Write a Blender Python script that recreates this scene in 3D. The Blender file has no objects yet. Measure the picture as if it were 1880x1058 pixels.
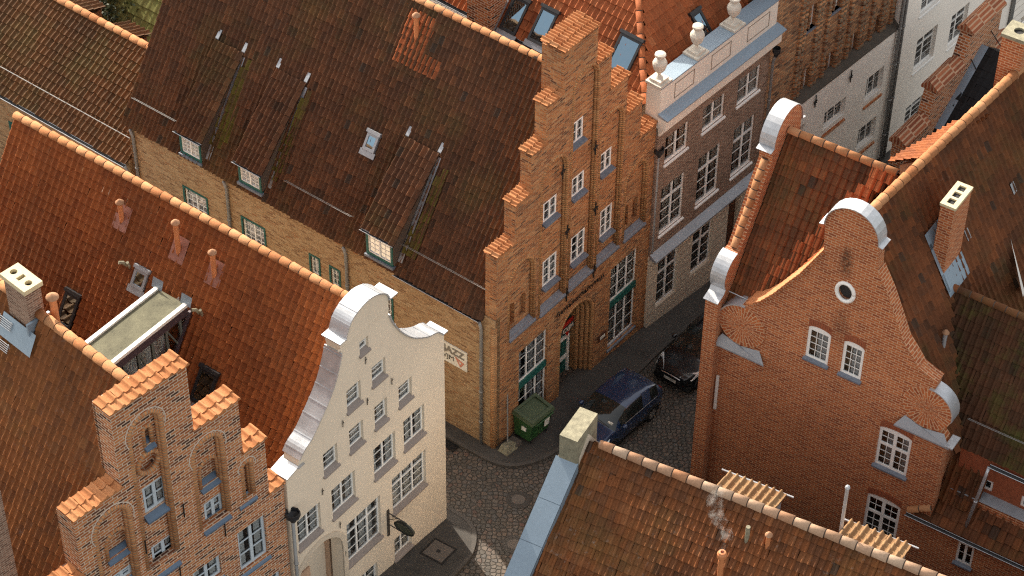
import bpy, bmesh, math, random
import numpy as np
from mathutils import Vector, Matrix
from mathutils.geometry import tessellate_polygon
random.seed(7)
SC = bpy.context.scene
COL = SC.collection
rad = math.radians
# ------------------------------------------------------------------ camera model
F_PX, PITCH, ROLL, CAMH = 4376.0, rad(43.0), rad(0.7), 62.0
CAM = (0.0, -CAMH / math.tan(PITCH), CAMH)

def ray(px, py):
    x, y = px - 940.0, 529.0 - py
    c, s = math.cos(ROLL), math.sin(ROLL)
    xr, yr = x * c - y * s, x * s + y * c
    return Vector((xr, F_PX * math.cos(PITCH) + yr * math.sin(PITCH), -F_PX * math.sin(PITCH) + yr * math.cos(PITCH)))

def hit(px, py, p, n):
    d = ray(px, py); c = Vector(CAM); p = Vector(p); n = Vector(n)
    return c + d * ((p - c).dot(n) / d.dot(n))

BAZ, KG = rad(52.5), 0.095
G0 = hit(903, 831, (0, 0, 0), (0, 0, 1))
GN = Vector((KG * math.cos(BAZ), KG * math.sin(BAZ), 1.0))
def gnd(px, py): return hit(px, py, G0, GN)
def gz(x, y): return -KG * ((x - G0.x) * math.cos(BAZ) + (y - G0.y) * math.sin(BAZ))

class Frame:
    """a house's own axes: u along the front, v into the house, z up, from a corner on the ground"""
    def __init__(s, org, az):
        s.O = Vector(org); s.az = rad(az)
        s.u = Vector((math.cos(s.az), math.sin(s.az), 0)); s.w = Vector((-s.u.y, s.u.x, 0))
    def loc(s, P):
        d = P - s.O; return Vector((d.dot(s.u), d.dot(s.w), d.z))
    def W(s, u, v, z): return s.O + s.u * u + s.w * v + Vector((0, 0, z))
    def uz(s, px, py, v=0):
        L = s.loc(hit(px, py, s.W(0, v, 0), s.w)); return L.x, L.z
    def vz(s, px, py, u=0):
        L = s.loc(hit(px, py, s.W(u, 0, 0), s.u)); return L.y, L.z
    def uv(s, px, py, z):
        L = s.loc(hit(px, py, s.W(0, 0, z), (0, 0, 1))); return L.x, L.y
    def on(s, px, py, p, n):
        nw = s.u * n[0] + s.w * n[1] + Vector((0, 0, n[2]))
        return s.loc(hit(px, py, s.W(*p), nw))

# ------------------------------------------------------------------ mesh helpers
front = lambda a, b, d: (a, d, b)
side = lambda a, b, d: (d, a, b)

class MB:
    def __init__(s): s.v = []; s.f = []; s.uv = {}
    def add(s, pts, faces, uvs=None):
        o = len(s.v); s.v += [tuple(p) for p in pts]
        for i, f in enumerate(faces):
            if uvs: s.uv[len(s.f)] = uvs[i]
            s.f.append(tuple(o + k for k in f))
        return s
    def quad(s, *p): return s.add(p, [tuple(range(len(p)))])
    def box(s, a0, a1, b0, b1, d0, d1, m=front):
        p = [m(a, b, d) for d in (d0, d1) for a, b in ((a0, b0), (a1, b0), (a1, b1), (a0, b1))]
        return s.add(p, [(0, 1, 2, 3), (7, 6, 5, 4), (0, 4, 5, 1), (1, 5, 6, 2), (2, 6, 7, 3), (3, 7, 4, 0)])
    def prism(s, loop, d0, d1, holes=(), m=front):
        loops = [list(loop)] + [list(h) for h in holes]
        tri = tessellate_polygon([[Vector((a, b, 0)) for a, b in l] for l in loops])
        flat = [p for l in loops for p in l]; n = len(flat)
        pts = [m(a, b, d0) for a, b in flat] + [m(a, b, d1) for a, b in flat]
        fs = [tuple(t) for t in tri] + [tuple(n + k for k in reversed(t)) for t in tri]
        o = 0
        for l in loops:
            k = len(l)
            fs += [(o + i, o + (i + 1) % k, n + o + (i + 1) % k, n + o + i) for i in range(k)]
            o += k
        return s.add(pts, fs)
    def tube(s, path, r, n=8, caps=True, taper=None):
        P = [Vector(p) for p in path]; rings = []; base = len(s.v)
        L = 0; nrm = None
        for i, p in enumerate(P):
            t = ((P[min(i + 1, len(P) - 1)] - P[max(i - 1, 0)])).normalized()
            if nrm is None:
                nrm = t.orthogonal().normalized()
            nrm = (nrm - t * nrm.dot(t)).normalized(); b = t.cross(nrm)
            rr = r if taper is None else taper[i]
            rings.append([p + (nrm * math.cos(2 * math.pi * k / n) + b * math.sin(2 * math.pi * k / n)) * rr for k in range(n)])
        pts = [q for R in rings for q in R]; fs = []; uvs = []
        for i in range(len(P) - 1):
            dl = (P[i + 1] - P[i]).length
            for k in range(n):
                fs.append((i * n + k, i * n + (k + 1) % n, (i + 1) * n + (k + 1) % n, (i + 1) * n + k))
                a0, a1 = k / n * .24, (k + 1) / n * .24
                uvs.append([(a0, L), (a1, L), (a1, L + dl), (a0, L + dl)])
            L += dl
        if caps:
            fs += [tuple(range(n - 1, -1, -1)), tuple((len(P) - 1) * n + k for k in range(n))]
            uvs += [[(0, 0)] * n] * 2
        return s.add(pts, fs, uvs)
    def lathe(s, prof, c, n=20):
        pts = []; fs = []
        for r, z in prof:
            pts += [(c[0] + r * math.cos(2 * math.pi * k / n), c[1] + r * math.sin(2 * math.pi * k / n), c[2] + z) for k in range(n)]
        for i in range(len(prof) - 1):
            fs += [(i * n + k, i * n + (k + 1) % n, (i + 1) * n + (k + 1) % n, (i + 1) * n + k) for k in range(n)]
        fs += [tuple(range(n - 1, -1, -1)), tuple((len(prof) - 1) * n + k for k in range(n))]
        return s.add(pts, fs)
    def ribbon(s, path, d0, d1, t, m=front):
        """a bent sheet following path (a,b), spanning d0..d1, of thickness t above the path"""
        n = len(path); up = []
        for i in range(n):
            a = Vector(path[max(i - 1, 0)]); b = Vector(path[min(i + 1, n - 1)]); dd = (b - a).normalized()
            up.append((path[i][0] - dd.y * t, path[i][1] + dd.x * t))
        return s.prism(list(path) + up[::-1], d0, d1, m=m)
    def build(s, name, mat, parent=None, smooth=False, recalc=True, label=None):
        me = bpy.data.meshes.new(name); me.from_pydata(s.v, [], s.f)
        uvl = me.uv_layers.new(name='UVMap')
        me.update()
        co = s.v
        for p in me.polygons:
            cu = s.uv.get(p.index)
            if cu:
                for k, li in enumerate(p.loop_indices): uvl.data[li].uv = cu[k]
            else:
                nx, ny, nz = p.normal
                if abs(nz) > .75:
                    for li in p.loop_indices:
                        c = co[me.loops[li].vertex_index]; uvl.data[li].uv = (c[0], c[1])
                else:
                    h = math.hypot(nx, ny) or 1; tx, ty = -ny / h, nx / h
                    if abs(tx) >= abs(ty):
                        sg = 1 if tx > 0 else -1
                    else: sg = 1 if ty > 0 else -1
                    for li in p.loop_indices:
                        c = co[me.loops[li].vertex_index]; uvl.data[li].uv = ((c[0] * tx + c[1] * ty) * sg, c[2])
        if recalc:
            bm = bmesh.new(); bm.from_mesh(me); bmesh.ops.recalc_face_normals(bm, faces=bm.faces); bm.to_mesh(me); bm.free()
        if smooth: me.polygons.foreach_set('use_smooth', [True] * len(me.polygons))
        me.materials.append(mat)
        o = bpy.data.objects.new(name, me); COL.objects.link(o)
        if parent: o.parent = parent
        if label: o['label'] = label
        return o

def tag(o, label, cat, group=None, kind=None):
    if label: o['label'] = label
    if cat: o['category'] = cat
    if group: o['group'] = group
    if kind: o['kind'] = kind
    return o

def empty(name, F, label, cat, group=None):
    o = bpy.data.objects.new(name, None); COL.objects.link(o)
    o.empty_display_size = .5
    o.location = F.O; o.rotation_euler = (0, 0, F.az)
    return tag(o, label, cat, group)

def arch(a0, a1, b0, bs, n=12, rise=None):
    """outline of an arched opening: up the sides to bs, then a round (or flatter) arch"""
    c, r = (a0 + a1) / 2, (a1 - a0) / 2; h = r if rise is None else rise
    return [(a0, b0), (a1, b0)] + [(c + r * math.cos(math.pi * k / n), bs + h * math.sin(math.pi * k / n)) for k in range(n + 1)]

def rect(a0, b0, a1, b1): return [(a0, b0), (a1, b0), (a1, b1), (a0, b1)]

# ------------------------------------------------------------------ materials
def new_mat(name):
    m = bpy.data.materials.new(name); m.use_nodes = True
    nt = m.node_tree; return m, nt, nt.nodes['Principled BSDF']
def N(nt, t, **kw):
    n = nt.nodes.new(t)
    for k, v in kw.items():
        if k in n.inputs: n.inputs[k].default_value = v
        else: setattr(n, k, v)
    return n
def ramp(nt, stops, interp='LINEAR'):
    r = nt.nodes.new('ShaderNodeValToRGB'); r.color_ramp.interpolation = interp
    e = r.color_ramp.elements
    while len(e) < len(stops): e.new(.5)
    for i, (p, c) in enumerate(stops):
        e[i].position = p; e[i].color = (*c, 1) if len(c) == 3 else c
    return r
def mix(nt, fac, a, b, blend='MIX'):
    m = nt.nodes.new('ShaderNodeMix'); m.data_type = 'RGBA'; m.blend_type = blend
    for i, x in ((0, fac), (6, a), (7, b)):
        if hasattr(x, 'is_output') or isinstance(x, bpy.types.NodeSocket): nt.links.new(x, m.inputs[i])
        else: m.inputs[i].default_value = x if i == 0 else (*x, 1)
    return m.outputs[2]
def noise(nt, scale, detail=4, rough=.6, vec=None, lo=.35, hi=.65):
    n = N(nt, 'ShaderNodeTexNoise', Scale=scale, Detail=detail, Roughness=rough)
    if vec: nt.links.new(vec, n.inputs['Vector'])
    mr = N(nt, 'ShaderNodeMapRange'); mr.inputs[1].default_value = lo; mr.inputs[2].default_value = hi
    nt.links.new(n.outputs['Fac'], mr.inputs[0]); return mr.outputs[0]
def bump(nt, bsdf, h, strength=.5, dist=.02):
    b = N(nt, 'ShaderNodeBump', Strength=strength, Distance=dist)
    nt.links.new(h, b.inputs['Height']); nt.links.new(b.outputs[0], bsdf.inputs['Normal'])

def plain(name, col, rough=.6, metal=0, var=.15, scale=3, bmp=.1, spec=None):
    m, nt, b = new_mat(name)
    tc = N(nt, 'ShaderNodeTexCoord')
    f = noise(nt, scale, 5, .65, tc.outputs['Object'])
    f2 = noise(nt, scale * 9, 3, .6, tc.outputs['Object'])
    dark = tuple(c * (1 - var) for c in col); lite = tuple(min(1, c * (1 + var * .6)) for c in col)
    c = mix(nt, f, dark, lite)
    c = mix(nt, f2, c, tuple(x * .92 for x in col))
    nt.links.new(c, b.inputs['Base Color'])
    b.inputs['Roughness'].default_value = rough; b.inputs['Metallic'].default_value = metal
    if spec is not None: b.inputs['Specular IOR Level'].default_value = spec
    if bmp: bump(nt, b, f2, bmp, .01)
    return m

def brick(name, stops, mortar, bw=.25, rh=.083, ms=.012, stain=None, stain_col=(.05, .035, .025), rough=.85, bstr=.6, soot=()):
    m, nt, b = new_mat(name)
    uv = N(nt, 'ShaderNodeTexCoord')
    wob = N(nt, 'ShaderNodeTexNoise', Scale=1.2, Detail=2)
    nt.links.new(uv.outputs['UV'], wob.inputs['Vector'])
    wv = mix(nt, .012, uv.outputs['UV'], wob.outputs['Color'], 'ADD')
    t = N(nt, 'ShaderNodeTexBrick', Scale=1.0)
    t.inputs['Color1'].default_value = (0, 0, 0, 1); t.inputs['Color2'].default_value = (1, 1, 1, 1)
    t.inputs['Mortar'].default_value = (.5, .5, .5, 1)
    t.inputs['Mortar Size'].default_value = ms; t.inputs['Mortar Smooth'].default_value = .2
    t.inputs['Brick Width'].default_value = bw; t.inputs['Row Height'].default_value = rh
    nt.links.new(wv, t.inputs['Vector'])
    r = ramp(nt, stops); nt.links.new(t.outputs['Color'], r.inputs[0])
    big = noise(nt, .55, 5, .65, uv.outputs['Object'], .4, .62)
    mid = noise(nt, 4.5, 5, .7, uv.outputs['Object'], .35, .7)
    c = mix(nt, t.outputs['Fac'], r.outputs[0], mortar)
    fine = noise(nt, 22, 3, .6, uv.outputs['Object'], .2, .8)
    c = mix(nt, mix(nt, fine, (.0, .0, .0), (.16, .16, .16)), c, (.02, .015, .012))
    st = stain if stain is not None else .35
    sm = N(nt, 'ShaderNodeMath', operation='MULTIPLY'); nt.links.new(big, sm.inputs[0]); nt.links.new(mid, sm.inputs[1])
    sm2 = N(nt, 'ShaderNodeMath', operation='MULTIPLY'); nt.links.new(sm.outputs[0], sm2.inputs[0]); sm2.inputs[1].default_value = st
    c = mix(nt, sm2.outputs[0], c, stain_col)
    for (sx, sz, rx, rz, am) in soot:
        mp = N(nt, 'ShaderNodeMapping'); mp.inputs['Location'].default_value = (-sx / rx, 0, -sz / rz); mp.inputs['Scale'].default_value = (1 / rx, 0, 1 / rz); nt.links.new(uv.outputs['Object'], mp.inputs[0])
        ln = N(nt, 'ShaderNodeVectorMath', operation='LENGTH'); nt.links.new(mp.outputs[0], ln.inputs[0])
        mr = N(nt, 'ShaderNodeMapRange'); mr.inputs[1].default_value = 1.0; mr.inputs[2].default_value = .3; mr.inputs[4].default_value = am; nt.links.new(ln.outputs['Value'], mr.inputs[0])
        mu = N(nt, 'ShaderNodeMath', operation='MULTIPLY'); nt.links.new(mr.outputs[0], mu.inputs[0]); nt.links.new(noise(nt, 6, 4, .7, uv.outputs['Object'], .3, .6), mu.inputs[1]); c = mix(nt, mu.outputs[0], c, (.03, .018, .014))
    nt.links.new(c, b.inputs['Base Color']); b.inputs['Roughness'].default_value = rough
    b.inputs['Specular IOR Level'].default_value = .2
    inv = N(nt, 'ShaderNodeMath', operation='SUBTRACT'); inv.inputs[0].default_value = 1; nt.links.new(t.outputs['Fac'], inv.inputs[1])
    ad = N(nt, 'ShaderNodeMath', operation='ADD'); nt.links.new(inv.outputs[0], ad.inputs[0]); nt.links.new(fine, ad.inputs[1])
    bump(nt, b, ad.outputs[0], bstr, .012)
    return m

def tilemat(name, stops, moss=None, moss_amt=.3, lichen=(.3, .27, .22), lichen_amt=.15, rough=.55, moss_scale=.8, streak=.35, spec=.12):
    m, nt, b = new_mat(name)
    at = N(nt, 'ShaderNodeAttribute'); at.attribute_name = 'rnd'
    r = ramp(nt, stops); nt.links.new(at.outputs['Fac'], r.inputs[0])
    tc = N(nt, 'ShaderNodeTexCoord')
    fine = noise(nt, 18, 4, .7, tc.outputs['Object'], .3, .75)
    c = mix(nt, fine, mix(nt, .35, r.outputs[0], (.01, .008, .007)), r.outputs[0])
    big = noise(nt, .45, 5, .6, tc.outputs['Object'], .42, .66)
    sc = N(nt, 'ShaderNodeMath', operation='MULTIPLY'); nt.links.new(big, sc.inputs[0]); sc.inputs[1].default_value = streak
    c = mix(nt, sc.outputs[0], c, (.018, .013, .010))
    hue = noise(nt, .22, 3, .5, tc.outputs['Object'], .35, .65)
    hm = N(nt, 'ShaderNodeMath', operation='MULTIPLY'); nt.links.new(hue, hm.inputs[0]); hm.inputs[1].default_value = .35
    c = mix(nt, hm.outputs[0], c, mix(nt, 1.0, c, (.95, .85, .7), 'MULTIPLY'))
    if moss:
        mo = noise(nt, moss_scale, 6, .7, tc.outputs['Object'], .5, .75)
        mm = N(nt, 'ShaderNodeMath', operation='MULTIPLY'); nt.links.new(mo, mm.inputs[0]); mm.inputs[1].default_value = moss_amt
        c = mix(nt, mm.outputs[0], c, moss)
    li = noise(nt, 5.5, 6, .75, tc.outputs['Object'], .58, .72)
    l2 = noise(nt, .7, 3, .5, tc.outputs['Object'], .4, .7)
    lm = N(nt, 'ShaderNodeMath', operation='MULTIPLY'); nt.links.new(li, lm.inputs[0]); nt.links.new(l2, lm.inputs[1])
    lm2 = N(nt, 'ShaderNodeMath', operation='MULTIPLY'); nt.links.new(lm.outputs[0], lm2.inputs[0]); lm2.inputs[1].default_value = lichen_amt
    c = mix(nt, lm2.outputs[0], c, lichen)
    nt.links.new(c, b.inputs['Base Color'])
    b.inputs['Roughness'].default_value = min(.9, rough + .2); b.inputs['Specular IOR Level'].default_value = spec
    bump(nt, b, fine, .35, .006)
    return m

def tile_stops(cs):
    n = len(cs); return [(i / (n - 1), c) for i, c in enumerate(cs)]

MT = {}
MT['brick_main'] = brick('aged_orange_brick', [(0, (0.092, 0.0387, 0.023)), (.15, (0.276, 0.0946, 0.0344)), (.45, (0.432, 0.159, 0.0533)), (.7, (0.497, 0.202, 0.0697)), (.9, (0.534, 0.275, 0.123)), (1, (0.129, 0.0559, 0.0328))], (0.405, 0.267, 0.156), bw=.27, rh=.087, ms=.014, stain=.6, stain_col=(.17, .10, .06))
MT['brick_side'] = brick('pale_yellow_brick', [(0, (0.207, 0.109, 0.057)), (.3, (0.34, 0.201, 0.099)), (.65, (0.414, 0.265, 0.141)), (.9, (0.444, 0.306, 0.174)), (1, (0.311, 0.129, 0.054))], (0.385, 0.272, 0.162), bw=.27, rh=.087, ms=.014, stain=.4, stain_col=(.30, .20, .11))
MT['brick_low'] = brick('mixed_red_brick', [(0, (0.054, 0.0286, 0.0224)), (.10, (0.108, 0.042, 0.0272)), (.22, (0.306, 0.0966, 0.0336)), (.6, (0.468, 0.16, 0.056)), (.85, (0.522, 0.21, 0.08)), (1, (0.216, 0.0672, 0.032))], (0.594, 0.454, 0.336), bw=.31, rh=.107, ms=.019, stain=.15)
MT['brick_red'] = brick('red_brick_pale_mortar', [(0, (.27, .07, .03)), (.4, (.42, .118, .041)), (.8, (.49, .155, .056)), (1, (.33, .09, .037))], (.58, .34, .20), bw=.28, rh=.10, ms=.017, stain=.35, stain_col=(.11, .04, .022), soot=((4.5, 12.6, .3, .8, .9), (4.62, 9.9, .45, 1.0, .45), (2.3, 12.2, .0001 + .3, .5, 0)))
MT['brick_grey'] = brick('purple_grey_brick', [(0, (.13, .075, .055)), (.5, (.24, .145, .105)), (1, (.31, .20, .15))], (.40, .31, .24), bw=.24, rh=.08, ms=.013, stain=.25)
MT['brick_dark'] = brick('dark_gothic_brick', [(0, (.10, .05, .034)), (.25, (.42, .17, .07)), (.7, (.56, .29, .14)), (1, (.18, .09, .055))], (.24, .18, .12), bw=.28, rh=.11, ms=.018, stain=.45)
MT['brick_mould'] = brick('moulded_orange_brick', [(0, (.40, .17, .07)), (.5, (.56, .27, .11)), (1, (.62, .34, .16))], (.30, .18, .09), bw=.9, rh=.087, ms=.02, stain=.15, bstr=1.0)
MT['brick_mould_red'] = brick('moulded_red_brick', [(0, (.46, .18, .07)), (.5, (.62, .27, .11)), (1, (.68, .34, .15))], (.40, .26, .16), bw=.9, rh=.107, ms=.026, stain=.15, bstr=1.0)
def plaster(name, col, dirt=(.30, .25, .18), amt=.35):
    m, nt, b = new_mat(name); tc = N(nt, 'ShaderNodeTexCoord'); mp = N(nt, 'ShaderNodeMapping'); mp.inputs['Scale'].default_value = (2.6, 2.6, .22); nt.links.new(tc.outputs['Object'], mp.inputs[0])
    st = noise(nt, 1.6, 5, .65, mp.outputs[0], .5, .8); bl = noise(nt, .5, 5, .6, tc.outputs['Object'], .42, .7); fn = noise(nt, 14, 4, .6, tc.outputs['Object'], .3, .7)
    a = N(nt, 'ShaderNodeMath', operation='MULTIPLY'); nt.links.new(st, a.inputs[0]); nt.links.new(bl, a.inputs[1])
    a2 = N(nt, 'ShaderNodeMath', operation='MULTIPLY'); nt.links.new(a.outputs[0], a2.inputs[0]); a2.inputs[1].default_value = amt
    c = mix(nt, a2.outputs[0], mix(nt, bl, col, tuple(x * .94 for x in col)), dirt)
    nt.links.new(c, b.inputs['Base Color']); b.inputs['Roughness'].default_value = .88; b.inputs['Specular IOR Level'].default_value = .2; bump(nt, b, fn, .15, .01); return m
MT['plaster_cream'] = plaster('cream_limewash', (.73, .625, .495))
MT['plaster_white'] = plaster('white_limewash', (.93, .88, .81), amt=.2)
MT['plaster_tan'] = plain('tan_stucco', (.60, .51, .40), .85, var=.1, scale=.8, bmp=.12)
MT['parapet'] = plaster('parapet_render', (.74, .68, .60))
MT['zinc'] = plain('weathered_zinc', (.52, .54, .57), .42, .55, var=.3, scale=2.2, bmp=.05)
MT['zinc_dull'] = plain('dull_lead_sheet', (.33, .35, .38), .5, .35, var=.2, scale=2.5, bmp=.08)
MT['blue_metal'] = plain('blue_grey_sheet_metal', (.26, .34, .42), .45, .25, var=.1, scale=1.4, bmp=.04)
MT['slate_sill'] = plain('slate_window_ledge', (.15, .17, .21), .5, 0, var=.3, scale=6, bmp=.2)
MT['white_paint'] = plain('white_window_paint', (.86, .85, .82), .5, var=.06, scale=6, bmp=0)
MT['bluegrey_paint'] = plain('blue_grey_window_paint', (.50, .57, .63), .5, var=.08, scale=6, bmp=0)
MT['green_paint'] = plain('dark_green_paint', (.012, .085, .07), .5, var=.15, scale=6, bmp=0)
MT['teal_paint'] = plain('teal_frame_paint', (.015, .10, .085), .5, var=.1, scale=6, bmp=0)
MT['dark_metal'] = plain('dark_painted_metal', (.035, .035, .038), .45, .3, var=.2, scale=6, bmp=0)
MT['iron'] = plain('wrought_iron', (.02, .018, .017), .6, .4, var=.3, scale=10, bmp=0)
MT['pipe_zinc'] = plain('grey_drainpipe_zinc', (.27, .27, .265), .55, .3, var=.2, scale=4, bmp=.05)
MT['black_rubber'] = plain('black_rubber', (.012, .012, .013), .75, var=.2, scale=10, bmp=0)
MT['gutter_black'] = plain('dark_gutter', (.022, .022, .024), .5, .2, var=.2, scale=6, bmp=0)
MT['terracotta'] = plain('fresh_terracotta', (.56, .215, .085), .6, var=.2, scale=5, bmp=.15)
MT['ridge'] = tilemat('ridge_tile_clay', tile_stops([(0.352, 0.143, 0.06), (0.484, 0.227, 0.104), (0.528, 0.269, 0.136), (0.422, 0.185, 0.08)]), None, 0, lichen=(0.396, 0.336, 0.264), lichen_amt=.5, rough=.65, streak=.15)
MT['ridge_pale'] = tilemat('ridge_tile_pale', tile_stops([(.50, .28, .17), (.58, .38, .26), (.62, .46, .34), (.52, .26, .14)]), None, 0, lichen=(.58, .54, .48), lichen_amt=.8, rough=.7, streak=.2)
MT['cap_tile'] = tilemat('coping_tile_orange', tile_stops([(0.442, 0.172, 0.0697), (0.534, 0.232, 0.0984), (0.57, 0.275, 0.131)]), None, 0, lichen=(0.386, 0.31, 0.23), lichen_amt=.5, rough=.6, streak=.1)
MT['mortar'] = plain('dark_mortar', (.09, .065, .05), .9, var=.3, scale=10)
MT['concrete'] = plain('lichened_concrete', (.27, .25, .175), .9, var=.55, scale=5, bmp=.3)
MT['sandstone'] = plain('carved_sandstone', (.60, .55, .47), .75, var=.3, scale=5, bmp=.2)
MT['wood_brown'] = plain('brown_door_wood', (.10, .04, .022), .5, var=.25, scale=3, bmp=.1)
MT['wood_pale'] = plain('pale_painted_boards', (.50, .33, .225), .6, var=.08, scale=3, bmp=.05)
MT['purple_clad'] = plain('plum_metal_cladding', (.085, .062, .075), .45, .2, var=.15, scale=2, bmp=0)
MT['white_trim'] = plain('white_roof_edging', (.80, .79, .75), .5, 0, var=.06, scale=2, bmp=0)
MT['flat_roof'] = plain('weathered_flat_roofing', (.13, .125, .08), .9, var=.55, scale=1.6, bmp=.2)
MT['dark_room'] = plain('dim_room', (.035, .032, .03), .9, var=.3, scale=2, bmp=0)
MT['curtain'] = plain('pale_curtain', (.78, .76, .71), .9, var=.15, scale=5, bmp=0)
MT['warm_room'] = plain('warm_dim_room', (.50, .36, .22), .9, var=.5, scale=3, bmp=0)
MT['lime_reveal'] = plain('inner_plaster_reveal', (.62, .60, .56), .9, var=.1, scale=2, bmp=0)
MT['slate_roof'] = plain('black_slate_roof', (.010, .011, .013), .6, 0, var=.4, scale=4, bmp=.3, spec=.2)
MT['bark'] = plain('grey_bark', (.10, .075, .05), .9, var=.3, scale=8, bmp=.5)

def glass(name, tint=(.9, .95, 1.0), refl=.1, gcol=(1, 1, 1)):
    m, nt, b = new_mat(name)
    nt.nodes.remove(b); out = nt.nodes['Material Output']
    tr = N(nt, 'ShaderNodeBsdfTransparent'); tr.inputs[0].default_value = (*[x * .94 for x in tint], 1)
    gl = N(nt, 'ShaderNodeBsdfGlossy', Roughness=.03); gl.inputs[0].default_value = (*gcol, 1)
    fr = N(nt, 'ShaderNodeFresnel', IOR=1.55)
    ad = N(nt, 'ShaderNodeMath', operation='ADD'); ad.inputs[1].default_value = refl; ad.use_clamp = True
    nt.links.new(fr.outputs[0], ad.inputs[0])
    wn = N(nt, 'ShaderNodeTexNoise', Scale=1.7, Detail=1)
    tc = N(nt, 'ShaderNodeTexCoord'); nt.links.new(tc.outputs['Object'], wn.inputs['Vector'])
    bp = N(nt, 'ShaderNodeBump', Strength=.04, Distance=.1); nt.links.new(wn.outputs['Fac'], bp.inputs['Height'])
    nt.links.new(bp.outputs[0], gl.inputs['Normal'])
    mx = N(nt, 'ShaderNodeMixShader'); nt.links.new(ad.outputs[0], mx.inputs[0]); nt.links.new(tr.outputs[0], mx.inputs[1]); nt.links.new(gl.outputs[0], mx.inputs[2])
    nt.links.new(mx.outputs[0], out.inputs[0]); return m
MT['glass'] = glass('old_window_glass')
MT['glass_sky'] = glass('sky_tinted_roof_glass', (.4, .55, .65), .35, (.42, .62, .78))  # blue of the reflected sky is put into the gloss colour

# roof tile palettes
MT['tile_main'] = tilemat('old_brown_pantile', tile_stops([(.085, .048, .031), (.135, .066, .037), (.175, .080, .042), (.12, .06, .036), (.22, .096, .047), (.09, .062, .046)]), (.10, .095, .03), .45, lichen=(.20, .17, .13), lichen_amt=.35, rough=.5, moss_scale=.35, streak=.3)
MT['tile_wing'] = tilemat('brown_ochre_pantile', tile_stops([(.085, .042, .018), (.125, .057, .023), (.15, .066, .025), (.11, .056, .024), (.165, .076, .034)]), (.09, .095, .03), .55, lichen_amt=.25, rough=.45, moss_scale=.3)
MT['tile_red'] = tilemat('red_pantile', tile_stops([(.25, .073, .024), (.32, .096, .03), (.36, .113, .035), (.28, .084, .028), (.39, .128, .043)]), (.12, .06, .03), .35, lichen=(.33, .24, .2), lichen_amt=.25, rough=.5, moss_scale=.5, streak=.3)
MT['tile_low'] = tilemat('rust_brown_pantile', tile_stops([(.16, .062, .025), (.23, .087, .031), (.28, .105, .036), (.195, .077, .032), (.25, .107, .042)]), (.14, .11, .025), .35, lichen=(.24, .22, .21), lichen_amt=.45, rough=.5, moss_scale=.3, streak=.3)
MT['tile_far'] = tilemat('orange_red_pantile', tile_stops([(.32, .09, .036), (.44, .13, .05), (.50, .155, .06), (.38, .115, .045), (.55, .20, .085)]), (.12, .07, .04), .35, lichen_amt=.3, rough=.55, streak=.35)
MT['tile_right'] = tilemat('brown_red_pantile', tile_stops([(.11, .045, .022), (.175, .064, .027), (.22, .076, .030), (.145, .058, .028), (.26, .09, .034), (.09, .05, .033)]), (.075, .075, .025), .5, lichen_amt=.25, rough=.5, moss_scale=.4, streak=.45)
MT['tile_new'] = tilemat('new_red_pantile', tile_stops([(.36, .095, .035), (.44, .13, .05), (.50, .16, .065)]), None, 0, lichen_amt=.1, rough=.5, streak=.1)
MT['tile_moss'] = tilemat('mossy_dark_pantile', tile_stops([(.05, .032, .018), (.09, .042, .022), (.12, .05, .025), (.07, .04, .022)]), (.075, .085, .018), .9, lichen_amt=.2, rough=.6, moss_scale=.6, streak=.4)
MT['tile_moss2'] = tilemat('green_mossy_boards', tile_stops([(.16, .15, .05), (.20, .20, .07), (.13, .11, .04)]), (.10, .13, .03), .8, rough=.8)
MT['tile_strip'] = tilemat('moss_covered_pantile', tile_stops([(.09, .05, .028), (.13, .11, .025), (.10, .06, .03), (.15, .125, .03), (.12, .085, .025)]), (.14, .15, .02), .6, lichen_amt=.1, rough=.7, streak=.3)
MT['tile_front'] = tilemat('weathered_orange_pantile', tile_stops([(.13, .058, .028), (.21, .078, .031), (.26, .093, .034), (.17, .07, .033), (.29, .115, .046), (.11, .065, .045)]), (.14, .12, .035), .35, lichen=(.30, .28, .26), lichen_amt=.75, rough=.6, moss_scale=.35, streak=.4)

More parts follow.
